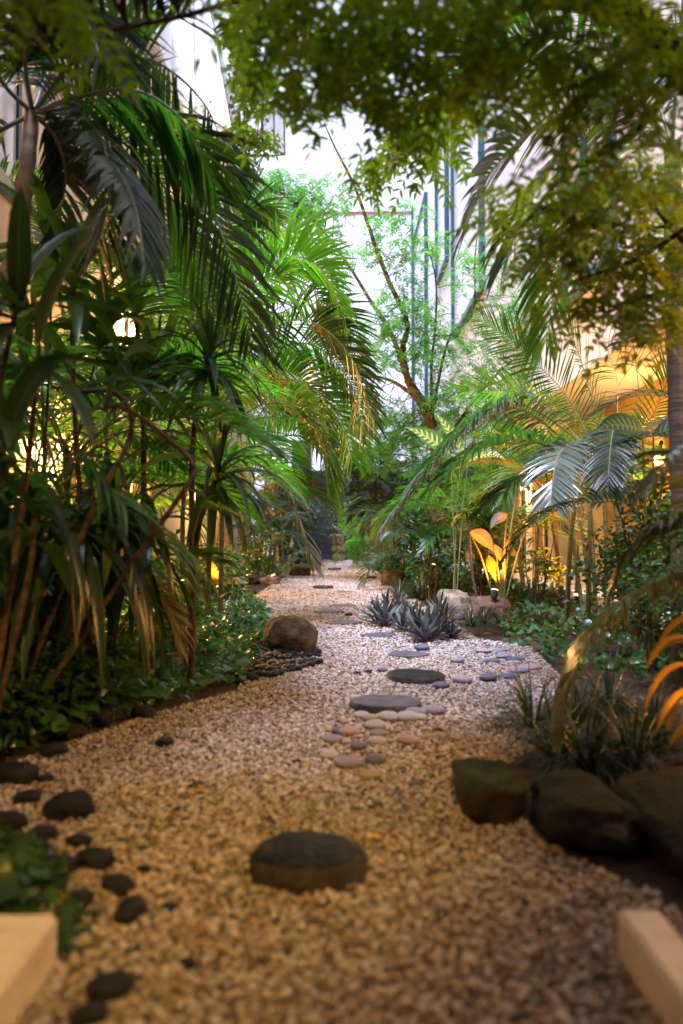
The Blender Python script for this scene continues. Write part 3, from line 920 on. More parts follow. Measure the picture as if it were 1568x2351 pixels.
# glazed doors of the ground floor
for (y0, y1) in ((14.6, 17.3), (18.75, 19.6), (6.6, 8.4)):
    mb = MB(); t = .12
    for a in ((y0 - t, y0, .1, 2.35), (y1, y1 + t, .1, 2.35), (y0 - t, y1 + t, 2.35, 2.47), (y0, y1, .1, .26)):
        box(mb, XR - .1, XR - .002, *a)
    f = part(mb, 'door', M['cream_paint'], rb)
    mb = MB()
    for a in ((y0 + .001, y0 + .06, .262, 2.34), (y1 - .06, y1 - .001, .262, 2.34), (y0 + .061, y1 - .061, .262, .33), (y0 + .061, y1 - .061, 2.28, 2.34)):
        box(mb, XR - .07, XR - .005, *a)
    part(mb, 'door_frame', M['dark_frame'], f)
    mb = MB(); box(mb, XR - .04, XR - .006, y0 + .061, y1 - .061, .331, 2.279); part(mb, 'door_glass', M['glass_cream'] if 7 < y0 < 18 else M['glass_dark'], f)
for y0, y1 in ((17.75, 18.35), (13.6, 14.2)):
    mb = MB(); box(mb, XR - .25, XR - .003, y0, y1, .1, 3.14); part(mb, 'pilaster', M['cream_paint'], rb)

fb = empty('end_building', (0, 37, 0), 'white sided building closing the far end of the garden', 'building')
mb = MB(); box(mb, -30, 30, 37, 45, 0, 27); part(mb, 'wall', M['siding'], fb)
mb = MB(); box(mb, -29, 29, 36.95, 36.998, 16.1, 16.2); part(mb, 'band', M['red_band'], fb)
mb = MB(); box(mb, -2.3, -1.4, 36.9, 36.996, 1.6, 5.4); part(mb, 'window', M['glass_dark'], fb)

eb = empty('shade_building', (0, -3, 0), 'unseen cream building added behind the viewer to shade the near end of the path', 'building')  # added out of view; height and overhang set where the shade falls
mb = MB(); box(mb, -3.59, 4.49, -5.9, -1.6, 3.0, 9.6); part(mb, 'upper_storey', M['peach_wall'], eb)
mb = MB(); box(mb, -3.59, 4.49, -5.9, -3.2, 0, 2.997); part(mb, 'wall', M['peach_wall'], eb)
mb = MB(); box(mb, -3.59, 4.49, -1.597, .35, 9.0, 9.3); part(mb, 'shade_overhang', M['white_wall'], eb)
mb = MB(); box(mb, -.6, .6, -3.197, -3.15, .003, 2.3); part(mb, 'door', M['dark_frame'], eb)
for x in (-2.2, 2.6):
    mb = MB(); box(mb, x - .7, x + .7, -1.597, -1.56, 4.4, 6.2); part(mb, 'window', M['glass_cream'], eb)

dw = empty('slatted_screen', (0, 31, 0), 'dark slatted timber screen behind the stone stack at the path end', 'screen')
mb = MB(); box(mb, -2.6, 2.2, 31, 31.15, 0, 3.5); part(mb, 'slat_panel', M['dark_slats'], dw)
mb = MB(); box(mb, -2.7, 2.3, 30.6, 30.997, 0, .18); part(mb, 'base_ledge', M['dark_frame'], dw)
for x in (-2.64, 2.2):
    mb = MB(); box(mb, x, x + .1, 30.95, 31.16, 0, 3.6); part(mb, 'post', M['dark_frame'], dw)


# ------------------------------------------------------------------ lamps
WARM = (1., .54, .17); ORANGE = (1., .23, .018)


def wall_lamp(x, y, z, label, energy, out):
    """a box lantern on a bracket; out = +1 or -1: the way the wall faces"""
    r = empty('wall_lamp', (x, y, z), label, 'wall lamp', 'warm wall lamps on both buildings')
    mb = MB(); box(mb, min(x + out * .003, x + out * .03), max(x + out * .003, x + out * .03), y - .06, y + .06, z - .12, z + .12); tube(mb, [(x + out * .03, y, z + .1), (x + out * .14, y, z + .13)], .012, 6)
    part(mb, 'bracket', M['dark_frame'], r)
    mb = MB(); tube(mb, [(x + out * .14, y, z + .11), (x + out * .14, y, z + .15), (x + out * .14, y, z + .19)], [.10, .085, .02], 12); part(mb, 'lamp_cap', M['dark_frame'], r)
    v, f = S2
    mb = MB(); mb.add(v * [.07, .07, .10] + np.array([x + out * .14, y, z + .015]), f); part(mb, 'bulb', M['bulb_warm'], r)
    if energy: point_light('wall_lamp_light', (out * .29, 0, -.03), energy, WARM, .05, r)
    return r


wall_lamp(XL, 9.7, 1.92, 'brightest wall lamp, low on the peach wall behind the strap leaves', 420, 1)
wall_lamp(XL, 13.2, 4.35, 'wall lamp high on the peach wall, shining through the upper fronds', 240, 1)
wall_lamp(XL, 19.7, 1.92, 'small far wall lamp on the peach wall right of the hanging strap leaves', 260, 1)
wall_lamp(XR - .25, 18.05, 2.04, 'wall lamp on the ochre wall behind the grey drooping frond', 75, -1)
wall_lamp(XR, 10.9, 1.95, 'wall lamp on the ochre wall behind the dark right hedge', 45, -1)
wall_lamp(XL, .4, 2.3, 'unseen wall lamp added on the peach wall beside the camera', 20, 1)  # added out of view along the lamp row, warms the near gravel
wall_lamp(XR, 4.2, 2.3, 'unseen wall lamp added on the ochre wall beside the foreground boulders', 130, -1)  # added out of view, warms the foreground and the upper right foliage


dl = empty('added_downlight', (0, -1.75, 2.99), 'unseen warm downlight added behind the viewer to light the near path', 'downlight')  # added lamp out of view, its cone kept to the near path
mb = MB(); tube(mb, [(0, -1.75, 2.995), (0, -1.75, 2.93)], [.09, .09], 16); part(mb, 'housing', M['dark_frame'], dl)
mb = MB(); tube(mb, [(0, -1.75, 2.929), (0, -1.75, 2.915)], [.07, .06], 16); part(mb, 'lens', M['bulb_warm'], dl)


def spotlight(x, y, z, label, energy, aim, ang=110, col=ORANGE):
    r = empty('garden_spotlight', (x, y, 0), label, 'spotlight', 'orange uplights in the beds')
    a = norm(np.array(aim, float)); p = np.array([x, y, z])
    mb = MB(); tube(mb, [(x, y, -.05), (x, y, z - .02)], .008, 6); part(mb, 'spike', M['dark_frame'], r)
    mb = MB(); tube(mb, [p - a * .07, p - a * .05, p + a * .035], [.02, .036, .042], 12); part(mb, 'housing', M['dark_frame'], r)
    mb = MB(); tube(mb, [p + a * .036, p + a * .044, p + a * .048], [.04, .034, .012], 12); part(mb, 'lens', M['bulb_orange'], r)
    spot_light('uplight', (a[0] * .07, a[1] * .07, z + a[2] * .07), aim, energy, col, ang, r)
    return r


spot_light('downlight_lamp', (0, 0, -.1), (-.8, 5.0, -2.9), 540, (1., .56, .09), 36, dl, .05)
g = G(1135, 1410)
spotlight(W(1135, 1362, 8.9)[0], 8.9, W(0, 1362, 8.9)[2], 'lit spotlight on the reddish rock below the orange arrow leaves', 130, (.2, .25, 1), 120)
spotlight(W(505, 1352, 10.2)[0], 10.2, W(0, 1352, 10.2)[2], 'lit spotlight under the two glowing leaves in the left bed', 70, (-.25, .0, 1), 105)
spotlight(W(993, 1301, 12.8)[0], 12.8, W(0, 1301, 12.8)[2], 'lit spotlight on a tall spike above the grassy tufts', 60, (.35, .2, 1), 100)
spotlight(W(1610, 1720, 2.9)[0], 2.9, .12, 'spotlight under the glowing ginger leaves at the right frame edge', 3.4, (-.15, .2, 1), 150, (1., .36, .035))
spotlight(W(628, 1290, 15.)[0], 15., .15, 'spotlight hidden among the far left palms', 150, (-.35, -.1, 1), 105)
spotlight(W(400, 1300, 9.5)[0], 9.5, .15, 'spotlight hidden behind the hanging strap leaves', 110, (0, .1, 1), 150)


spotlight(-1.62, 5.1, .15, 'unseen warm spotlight added in the left bed to backlight the near strap leaves', 170, (-.1, .05, 1), 160, (1., .5, .12))  # added uplight, only gives the near left leaves a warm backlight
spotlight(W(1325, 1330, 9.9)[0], 9.9, .15, 'spotlight hidden behind the right palm stems before the terrace', 190, (-.1, -.2, 1), 150)

# ------------------------------------------------------------------ plants: builders
def frond(root, pts, n=46, L=.45, Wd=.035, mat='areca', start=.2, v=.35, droop=.5, roll=0., r0=.010, rmat='rachis', sweep=(1.25, .55), jit=.08, rng=RNG, prof=PALMLET, name='frond'):
    c = catmull(pts, 48)
    T = norm(np.gradient(c, axis=0))
    hz = (c[-1] - c[0]) * [1, 1, 0]
    S = np.cross(norm(hz if np.linalg.norm(hz) > .05 else np.array([.3, 1, 0.])), [0, 0, 1.])
    S = norm(np.broadcast_to(S, T.shape) - T * (T @ S)[:, None])
    N = np.cross(S, T)
    cr, sr = math.cos(roll), math.sin(roll)
    S, N = S * cr + N * sr, N * cr - S * sr
    mb = MB()
    tube(mb, c, np.linspace(r0, r0 * .2, 48), 5, 1)
    s = np.linspace(start, .995, n)
    idx = s * 47; i0 = np.minimum(idx.astype(int), 46); fr = (idx - i0)[:, None]
    p = c[i0] * (1 - fr) + c[i0 + 1] * fr
    u = (s - start) / (1 - start)
    ln = L * (.35 + .65 * np.sin(PI * np.clip(u * .82 + .12, 0, 1)) ** .8)
    sw = sweep[0] + (sweep[1] - sweep[0]) * u
    for sd_ in (-1, 1):
        j = rng.normal(0, jit, n)
        k = i0
        vv = v + rng.normal(0, jit, n)
        d = np.cos(sw + j)[:, None] * T[k] + np.sin(sw + j)[:, None] * (sd_ * S[k] * np.cos(vv)[:, None] + N[k] * np.sin(vv)[:, None])
        keep = rng.random(n) > .03
        blades(mb, p[keep], d[keep], (N[k] - sd_ * .3 * S[k])[keep], (ln * rng.uniform(.85, 1.1, n))[keep], (Wd * (.6 + .4 * np.sin(PI * np.clip(u, .1, .9))))[keep], droop * rng.uniform(.7, 1.3, keep.sum()), prof, .16, 0, rng)
    return part(mb, name, [M[mat], M[rmat]], root)


def PX(*pts):
    return [W(*p) for p in pts]


def arc(b, az, el, length, bend, n=6):
    """points of a frond that leaves b at azimuth az, elevation el and bows down"""
    p = np.array(b, float); out = [p.copy()]; e = el
    st = length / (n - 1)
    for i in range(n - 1):
        e2 = el - bend * ((i + .5) / (n - 1)) ** 1.5
        p = p + st * np.array([math.sin(az) * math.cos(e2), math.cos(az) * math.cos(e2), math.sin(e2)])
        out.append(p.copy())
    return out


def stem(root, pts, r0, r1, mat='palm_stem', name='stem', sides=9):
    mb = MB(); c = catmull(pts, 30)
    rr = np.linspace(r0, r1, 30) * (1 + .06 * np.sin(np.arange(30) * 2.4))
    tube(mb, c, rr, sides); return part(mb, name, M[mat], root)


def areca(x, y, label, stems=4, h=1.6, fl=1.8, nf=16, L=.42, Wd=.03, mat='areca', seed=1, spread=.35, lean=.35, azs=None, group='areca palms along the beds', rm='rachis', n=40, elr=(.5, 1.35), bend=(1.1, 2.0), droop=.55):
    """a clump of palm stems with fronds arching away from each stem top"""
    rng = np.random.default_rng(seed)
    root = empty('areca_palm', (x, y, 0), label, 'palm', group)
    for s in range(stems):
        a = rng.uniform(0, 2 * PI); rr = spread * rng.random() ** .5 * .6
        b = np.array([x + rr * math.cos(a), y + rr * math.sin(a), -.03])
        hh = h * rng.uniform(.65, 1.1)
        t = b + np.array([math.cos(a) * lean * hh * .4, math.sin(a) * lean * hh * .4, hh])
        stem(root, [b, b * .5 + t * .5 + [0, 0, .05 * hh], t], .028, .018)
        k = max(1, nf // stems)
        for q in range(k):
            az = rng.uniform(*azs) if azs else (q / k * 2 * PI + rng.uniform(-.4, .4) + s)
            el = rng.uniform(*elr)
            f = fl * rng.uniform(.7, 1.1)
            m_ = mat if rng.random() > .06 else 'areca_old'
            frond(root, arc(t - [0, 0, .1 * hh * rng.random()], az, el, f, rng.uniform(*bend)), n, L * f / fl, Wd, m_, .24, .4, droop, rng.uniform(-.3, .3), .009, rm, rng=rng)
    return root


def rosette(mb, c, axis, n, L, Wd, droop, prof=STRAP, elev=(1.35, -.3), rng=RNG, mat=0, fold=.2):
    """spiral of leaves round axis, from upright in the middle to hanging at the bottom"""
    axis = norm(np.array(axis, float)); ref = np.array([1., 0, 0]) if abs(axis[0]) < .8 else np.array([0, 1., 0])
    A = norm(np.cross(axis, ref)); B = np.cross(axis, A)
    i = np.arange(n); th = i * 2.39996 + rng.uniform(0, 6)
    el = elev[0] + (elev[1] - elev[0]) * (i / max(1, n - 1)) ** .8 + rng.normal(0, .1, n)
    rad = np.cos(th)[:, None] * A + np.sin(th)[:, None] * B
    d = np.cos(el)[:, None] * rad + np.sin(el)[:, None] * axis
    N = np.cos(el)[:, None] * axis - np.sin(el)[:, None] * rad
    P = np.array(c) - axis * (i / n * L * .22)[:, None]
    blades(mb, P, d, N, L * rng.uniform(.75, 1.1, n), Wd * rng.uniform(.85, 1.1, n), droop * rng.uniform(.7, 1.3, n), prof, fold, mat, rng)


def dracaena(x, y, label, canes, mat, L, Wd, n, droop, seed, group=None, cane_r=.016, elev=(1.35, -.3), name='dracaena'):
    """canes = list of point lists; each ends in a rosette of strap leaves"""
    rng = np.random.default_rng(seed)
    root = empty(name, (x, y, 0), label, 'plant', group)
    for c in canes:
        c = [np.array(q, float) for q in c]
        if len(c) == 1: c = [np.array([x, y, -.02]), c[0]]
        stem(root, c if len(c) > 2 else [c[0], (c[0] + c[1]) / 2 + rng.normal(0, .03, 3), c[1]], cane_r * 1.3, cane_r, 'cane', 'cane', 7)
        mb = MB(); ax = norm(c[-1] - c[-2]) * .4 + [0, 0, .8]
        rosette(mb, c[-1], ax, n, L, Wd, droop, STRAP, elev, rng)
        if mb.n: part(mb, 'leaf_rosette', M[mat], root)
    return root


def compound(mb, P, D, L, rng, pairs=6, leaf=.055, wd=.017, droop=.5, mat=0, stalk=None):
    """many neem leaves at once: a bowed stalk with pairs of leaflets"""
    n = len(P); D = norm(D)
    side = norm(np.cross(D, [0, 0, 1.]) + rng.normal(0, .25, (n, 3)))
    up = np.cross(side, D)
    pos = P.copy(); d = D; tr = rng.random(n)
    pts = [P.copy()]
    for k in range(pairs):
        pos = pos + d * (L / pairs)[:, None]
        d = norm(d + np.array([0, 0, -1.]) * droop / pairs)
        pts.append(pos.copy())
        for s in (-1, 1):
            dd = d * .55 + side * s * .8 + up * .1 + rng.normal(0, .08, (n, 3))
            blades(mb, pos, dd, up + side * s * -.2, leaf * rng.uniform(.8, 1.15, n) * (1 - .35 * abs(k / pairs - .35)), wd, .35, NEEM, .1, mat, rng, np.clip(tr + rng.normal(0, .12, n), 0, 1))
    blades(mb, pos, d, up, leaf, wd, .3, NEEM, .1, mat, rng, tr)
    if stalk is not None:
        p = np.stack(pts, 1)
        w = side[:, None] * .0016
        v = np.stack([p - w, p + w], 2).reshape(-1, 3)
        m = pairs + 1
        base = (np.arange(n) * m * 2)[:, None]; i = np.arange(pairs)[None]
        a = base + i * 2
        mb.add(v, np.stack([a, a + 1, a + 3, a + 2], -1).reshape(-1, 4), stalk)


def blob_points(blobs, rng):
    """points inside ellipsoids given as (px, py, Y, rx, ry, rY, count)"""
    out = []
    for (px, py, Y, rx, ry, rY, n) in blobs:
        d = norm(rng.normal(size=(n, 3))) * rng.random((n, 1)) ** .42
        for q in d:
            out.append(W(px + q[0] * rx, py + q[1] * ry, max(.9, Y + q[2] * rY)))
    return np.array(out)


def twigs(mb, limbs, targets, rng, r=.004, mat=0):
    lp = np.concatenate([catmull(l, 24) for l in limbs])
    for t in targets:
        dd = np.linalg.norm(lp - t, axis=1); k = lp[np.argsort(dd)[:4][rng.integers(4)]]
        m = (k + t) / 2 + [0, 0, .08 * np.linalg.norm(t - k)] + rng.normal(0, .04, 3) * np.linalg.norm(t - k)
        tube(mb, catmull([k, m, t], 7), np.linspace(r * 1.6, r * .5, 7), 4, mat, cap=False)


# ------------------------------------------------------------------ left side
def neem_tree(label, base, limbs, blobs, leafmat, barkmat, seed, leafL, leaf, wd, ntw, tw_r, extra=None, pairs=6, ddown=.15):
    rng = np.random.default_rng(seed)
    root = empty('neem_tree', base, label, 'tree')
    mb = MB(); lines = []
    for pts, r0, r1 in limbs:
        c = catmull(pts, 26); lines.append(pts)
        tube(mb, c, np.linspace(r0, r1, 26) * (1 + .05 * np.sin(np.arange(26) * 1.7)), 9)
    P = blob_points(blobs, rng)
    if extra is not None: P = np.vstack([P, extra])
    twigs(mb, lines, P[rng.permutation(len(P))[:ntw]], rng, tw_r)
    part(mb, 'trunk', M[barkmat], root)
    D = rand_dirs(len(P), -.45, .35, rng) - [0, 0, ddown]
    mb = MB()
    compound(mb, P, D, leafL * rng.uniform(.7, 1.15, len(P)), rng, pairs, leaf, wd, .6, 0, 1)
    part(mb, 'crown', [M[leafmat], M['rachis']], root)
    return root


# neem tree in the middle of the garden (about 14 m away)
YK = 14.0
trunk = PX((985, 1345, YK), (1000, 1150, YK), (998, 1000, YK), (965, 920, YK), (935, 870, YK))
neem_tree('slender neem tree with a leaning forked reddish trunk in the middle of the garden', W(985, 1350, YK) * [1, 1, 0],
          [(trunk, .12, .075),
           (PX((935, 870, YK), (925, 800, YK), (935, 740, YK - .3), (890, 640, YK - .5), (850, 530, YK - .6), (815, 430, YK - .8), (770, 340, YK - .8), (745, 285, YK - .8)), .06, .012),
           (PX((935, 870, YK), (900, 770, YK + .3), (850, 690, YK + .5), (800, 610, YK + .6), (715, 500, YK + .8), (600, 410, YK + .9)), .05, .012),
           (PX((965, 920, YK), (900, 875, YK + .2), (830, 860, YK + .6), (780, 850, YK + .8)), .04, .01),
           (PX((995, 990, YK), (990, 860, YK), (1000, 740, YK - .2), (1000, 640, YK - .4), (975, 540, YK - .5)), .035, .008),
           (PX((990, 960, YK), (1030, 780, YK + .2), (1085, 720, YK + .2), (1090, 600, YK), (1100, 500, YK)), .03, .008),
           (PX((1000, 1050, YK), (1080, 930, YK), (1150, 850, YK + .3), (1230, 790, YK + .4)), .035, .01)],
          [(900, 790, 14, 110, 75, 1.2, 216), (940, 700, 13.6, 90, 70, 1., 136), (900, 590, 13.5, 75, 60, .8, 64), (960, 560, 13.4, 60, 60, .7, 57),
           (860, 500, 13.3, 50, 45, .6, 32), (930, 490, 13.4, 50, 40, .6, 39), (1100, 780, 14, 90, 80, 1., 144), (1120, 890, 14, 90, 60, 1., 144), (1080, 620, 14, 60, 80, .7, 72),
           (1010, 900, 14, 80, 40, 1., 86), (900, 960, 14.6, 120, 60, 1.2, 237), (870, 1030, 15, 110, 50, 1.2, 187), (700, 500, 14.8, 90, 70, .9, 158), (640, 430, 14.9, 90, 60, .9, 187), (760, 440, 14.5, 70, 50, .7, 64),
           (790, 580, 14.6, 60, 50, .8, 43), (760, 740, 14.6, 50, 50, .8, 50), (1180, 700, 14, 60, 110, .8, 100), (1000, 800, 13.8, 60, 60, .9, 57), (1060, 980, 14.4, 90, 50, 1, 129), (780, 960, 16, 70, 60, 1, 93), (1150, 960, 14.6, 80, 60, 1, 115), (600, 520, 15, 60, 60, .8, 86)],
          'neem_far', 'bark', 21, .34, .10, .026, 260, .006)

# neem over the camera: its trunk stands just outside the right frame edge
YJ = 2.6
trunkJ = [np.array([1.95, 2.7, -.05]), np.array([1.9, 2.7, .9]), np.array([1.75, 2.6, 1.8]), W(1720, 330, 2.5), W(1568, 150, 2.5), W(1440, 20, 2.4), W(1330, -140, 2.3)]
limbsJ = [(trunkJ, .10, .035),
          (PX((1568, 150, 2.5), (1460, 300, 2.8), (1300, 400, 3.0), (1200, 520, 3.1)), .02, .006),
          (PX((1440, 20, 2.4), (1200, 15, 2.5), (900, 60, 2.6), (700, 130, 2.7)), .02, .006),
          (PX((1215, 0, 2.6), (1290, 110, 2.7), (1420, 230, 2.8), (1568, 300, 2.7)), .008, .004),
          (PX((1330, -140, 2.3), (900, -120, 2.3), (530, 5, 2.3), (330, 55, 2.3), (0, 100, 2.4)), .014, .006),
          (PX((900, 60, 2.6), (960, 200, 3.1), (930, 300, 3.4), (900, 380, 3.6)), .012, .004),
          (PX((1720, 330, 2.5), (1600, 500, 3.), (1450, 600, 3.1), (1330, 640, 3.1)), .015, .005)]
ov_shade = np.stack([RNG.uniform(-3.2, 3.4, 2600), RNG.uniform(-4.5, 1.6, 2600), RNG.uniform(2.5, 3.6, 2600)], 1)  # unseen leaves added over and behind the camera to shade the foreground
neem_tree('overhanging neem tree with dark blurred foliage across the top of the frame', (1.95, 2.7, 0), limbsJ,
          [(640, 50, 2.6, 120, 90, .3, 34), (850, 80, 2.5, 190, 100, .3, 54), (1050, 90, 2.4, 190, 110, .3, 41), (1280, 80, 2.3, 200, 110, .3, 42), (1480, 120, 2.2, 140, 140, .3, 35),
           (900, 210, 2.8, 160, 60, .3, 28), (760, 200, 2.9, 120, 70, .3, 28), (630, 200, 2.9, 70, 70, .3, 18), (1080, 210, 2.8, 120, 60, .3, 20),
           (900, 340, 3.8, 110, 80, .4, 46), (980, 300, 3.6, 80, 60, .3, 28), (1450, 330, 2.4, 140, 120, .3, 36),
           (760, -60, 2.2, 300, 60, .3, 62), (1250, -50, 2.2, 300, 60, .3, 62),
           (90, -40, 1.9, 200, 50, .25, 18)],
          'neem', 'bark_dark', 31, .28, .062, .018, 190, .003, ov_shade, 7)
rngy = np.random.default_rng(77)
neem_tree('young neem with yellow green leaves lit from below in front of the right building', (1.55, 3.25, 0),
          [([np.array([1.62, 3.3, -.05]), np.array([1.6, 3.25, 1.0]), W(1650, 700, 3.3), W(1540, 520, 3.2), W(1440, 430, 3.2)], .022, .008),
           (PX((1540, 520, 3.2), (1430, 520, 3.1), (1320, 470, 3.0), (1230, 480, 3.)), .008, .003),
           (PX((1650, 700, 3.3), (1500, 680, 3.2), (1400, 700, 3.1), (1330, 640, 3.1)), .008, .003)],
          [(1330, 450, 3.1, 120, 90, .35, 56), (1450, 540, 3.2, 130, 120, .35, 70), (1280, 560, 3.2, 90, 80, .3, 26), (1420, 700, 3.2, 130, 80, .3, 42), (1530, 680, 3.2, 70, 120, .3, 35), (1180, 470, 3.2, 60, 60, .3, 16), (1500, 400, 3.1, 90, 80, .3, 35)],
          'neem_yellow', 'bark', 32, .25, .062, .022, 60, .0025)

# tall palm on the left, its long fronds hang across the upper left
pa = empty('tall_palm', W(30, 1650, 4.0) * [1, 1, 0], 'tall palm with a tan trunk and long drooping fronds over the upper left', 'palm')
stem(pa, [W(-160, 1300, 4.0) * [1, 1, 0], W(-80, 900, 4.0), W(30, 600, 4.0), W(58, 420, 4.0), W(75, 250, 4.0)], .055, .036, 'tan_trunk', 'trunk', 12)
c0 = (75, 260, 4.0)
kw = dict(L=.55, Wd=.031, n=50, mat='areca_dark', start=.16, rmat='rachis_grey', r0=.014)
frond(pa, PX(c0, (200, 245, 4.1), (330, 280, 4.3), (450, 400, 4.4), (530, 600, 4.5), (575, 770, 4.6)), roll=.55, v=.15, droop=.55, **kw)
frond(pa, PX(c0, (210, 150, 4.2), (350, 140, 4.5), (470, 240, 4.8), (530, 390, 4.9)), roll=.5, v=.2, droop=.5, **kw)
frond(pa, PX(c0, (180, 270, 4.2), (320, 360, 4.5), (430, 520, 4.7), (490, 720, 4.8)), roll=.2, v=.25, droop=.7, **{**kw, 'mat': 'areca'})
frond(pa, PX(c0, (130, 320, 4.1), (150, 420, 4.2), (120, 560, 4.2)), roll=.0, v=.2, droop=.3, **{**kw, 'L': .28})
frond(pa, PX(c0, (120, 150, 4.1), (190, 40, 4.2), (290, -60, 4.3)), roll=.3, v=.3, droop=.4, **kw)
frond(pa, PX(c0, (40, 130, 4.1), (-40, 60, 4.2), (-150, 60, 4.3)), roll=.0, v=.3, droop=.4, **kw)
frond(pa, PX(c0, (170, 300, 3.8), (260, 380, 3.5), (310, 480, 3.3), (330, 600, 3.2)), roll=.3, v=.1, droop=.7, **{**kw, 'L': .34})
frond(pa, PX(c0, (150, 200, 4.4), (280, 200, 5.0), (400, 300, 5.5), (450, 430, 5.7)), roll=-.3, v=.3, droop=.6, **kw)
frond(pa, PX(c0, (-30, 330, 4.0), (-80, 480, 4.0), (-60, 620, 4.0)), roll=.2, v=.2, droop=.5, **kw)

frond(pa, PX(c0, (180, 130, 3.7), (320, 60, 3.5), (440, 40, 3.4), (540, 110, 3.3)), roll=.4, v=.2, droop=.4, **kw)
frond(pa, PX(c0, (60, 120, 3.7), (130, 10, 3.5), (260, -40, 3.3), (380, -20, 3.2)), roll=.3, v=.2, droop=.5, **kw)
frond(pa, PX(c0, (190, 220, 3.8), (320, 210, 3.8), (430, 290, 3.9), (490, 420, 4.0)), roll=.7, v=.2, droop=.4, **{**kw, 'mat': 'areca'})
frond(pa, PX(c0, (0, 180, 3.8), (-20, 60, 3.6), (60, -30, 3.4), (180, 20, 3.2), (230, 130, 3.1)), roll=.2, v=.2, droop=.5, **kw)
frond(pa, PX(c0, (150, 240, 3.8), (230, 320, 3.6), (250, 450, 3.5), (220, 580, 3.5)), roll=.4, v=.2, droop=.5, **{**kw, 'L': .4})

# areca in the middle left
pc = empty('areca_palm', (-1.75, 8.2, 0), 'large arching areca palm in the middle of the left bed', 'palm', 'areca palms along the beds')
base = W(450, 1290, 8.2) * [1, 1, 0]
top = W(480, 940, 8.2)
for dx in (-40, 0, 35, 70):
    stem(pc, [base + [dx / 300, .05 * dx / 30, -.03], W(455 + dx * .8, 1100, 8.2), W(480 + dx * .6, 930, 8.2)], .03, .02)
kw = dict(L=.5, Wd=.030, n=52, start=.24, r0=.011)
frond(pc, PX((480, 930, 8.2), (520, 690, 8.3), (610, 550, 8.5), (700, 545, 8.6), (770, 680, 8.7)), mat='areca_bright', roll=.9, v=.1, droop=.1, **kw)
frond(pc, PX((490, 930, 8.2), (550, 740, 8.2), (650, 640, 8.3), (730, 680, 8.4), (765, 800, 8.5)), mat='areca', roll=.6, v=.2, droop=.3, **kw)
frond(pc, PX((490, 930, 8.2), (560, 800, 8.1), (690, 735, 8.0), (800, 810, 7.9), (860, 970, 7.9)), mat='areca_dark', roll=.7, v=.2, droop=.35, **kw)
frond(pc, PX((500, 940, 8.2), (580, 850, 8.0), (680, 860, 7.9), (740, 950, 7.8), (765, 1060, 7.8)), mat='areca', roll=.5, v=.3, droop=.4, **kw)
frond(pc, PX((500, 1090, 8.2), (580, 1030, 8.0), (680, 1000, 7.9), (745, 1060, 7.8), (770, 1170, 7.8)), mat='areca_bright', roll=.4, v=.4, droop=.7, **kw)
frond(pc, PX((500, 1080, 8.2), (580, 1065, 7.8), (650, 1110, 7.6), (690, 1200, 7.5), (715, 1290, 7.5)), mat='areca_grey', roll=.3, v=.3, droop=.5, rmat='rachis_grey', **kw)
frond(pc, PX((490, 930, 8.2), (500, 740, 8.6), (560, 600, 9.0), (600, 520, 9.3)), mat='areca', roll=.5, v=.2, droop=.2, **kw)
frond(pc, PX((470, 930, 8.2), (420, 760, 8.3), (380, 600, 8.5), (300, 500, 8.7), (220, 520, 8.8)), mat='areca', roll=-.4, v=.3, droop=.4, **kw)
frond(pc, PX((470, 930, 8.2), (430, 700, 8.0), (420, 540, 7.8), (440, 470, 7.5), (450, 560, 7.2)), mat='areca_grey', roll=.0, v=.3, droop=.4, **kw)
frond(pc, PX((480, 950, 8.2), (560, 900, 8.0), (660, 920, 7.9), (730, 1020, 7.8)), mat='areca_old', roll=.5, v=.2, droop=.4, **kw)
frond(pc, PX((500, 950, 8.2), (600, 760, 8.6), (700, 700, 9.), (770, 760, 9.2)), mat='areca', roll=.6, v=.2, droop=.4, **kw)
frond(pc, PX((500, 1000, 8.2), (600, 960, 8.6), (700, 960, 9.), (760, 1040, 9.2)), mat='areca', roll=.6, v=.2, droop=.4, **kw)
frond(pc, PX((480, 1000, 8.2), (400, 880, 8.0), (300, 850, 7.8), (230, 930, 7.6)), mat='areca', roll=-.6, v=.2, droop=.4, **kw)

kw = dict(L=.55, Wd=.034, n=58, start=.22, r0=.011)
frond(pc, PX((490, 930, 8.2), (540, 720, 8.0), (640, 600, 7.9), (730, 610, 7.8), (790, 720, 7.7)), mat='areca_bright', roll=.8, v=.15, droop=.2, **kw)
frond(pc, PX((490, 930, 8.2), (560, 790, 8.4), (670, 690, 8.6), (770, 720, 8.8), (830, 830, 8.9)), mat='areca', roll=.7, v=.2, droop=.3, **kw)
frond(pc, PX((490, 940, 8.2), (590, 820, 8.3), (710, 790, 8.4), (800, 870, 8.5), (840, 990, 8.5)), mat='areca', roll=.7, v=.2, droop=.3, **kw)
frond(pc, PX((490, 960, 8.2), (590, 880, 8.4), (700, 880, 8.6), (780, 960, 8.8), (810, 1060, 8.9)), mat='areca_bright', roll=.6, v=.2, droop=.35, **kw)
frond(pc, PX((500, 1000, 8.2), (600, 930, 7.7), (690, 940, 7.5), (740, 1020, 7.4), (750, 1110, 7.4)), mat='areca', roll=.5, v=.25, droop=.4, **kw)
frond(pc, PX((480, 940, 8.2), (510, 780, 7.8), (570, 660, 7.6), (640, 640, 7.5), (690, 720, 7.4)), mat='areca_bright', roll=.6, v=.2, droop=.3, **kw)
frond(pc, PX((480, 930, 8.2), (470, 720, 8.), (500, 560, 7.9), (560, 480, 7.8), (620, 500, 7.8)), mat='areca', roll=.6, v=.2, droop=.3, **kw)
frond(pc, PX((500, 1090, 8.2), (600, 1080, 8.), (700, 1120, 7.9), (760, 1210, 7.9)), mat='areca', roll=.4, v=.3, droop=.5, **kw)
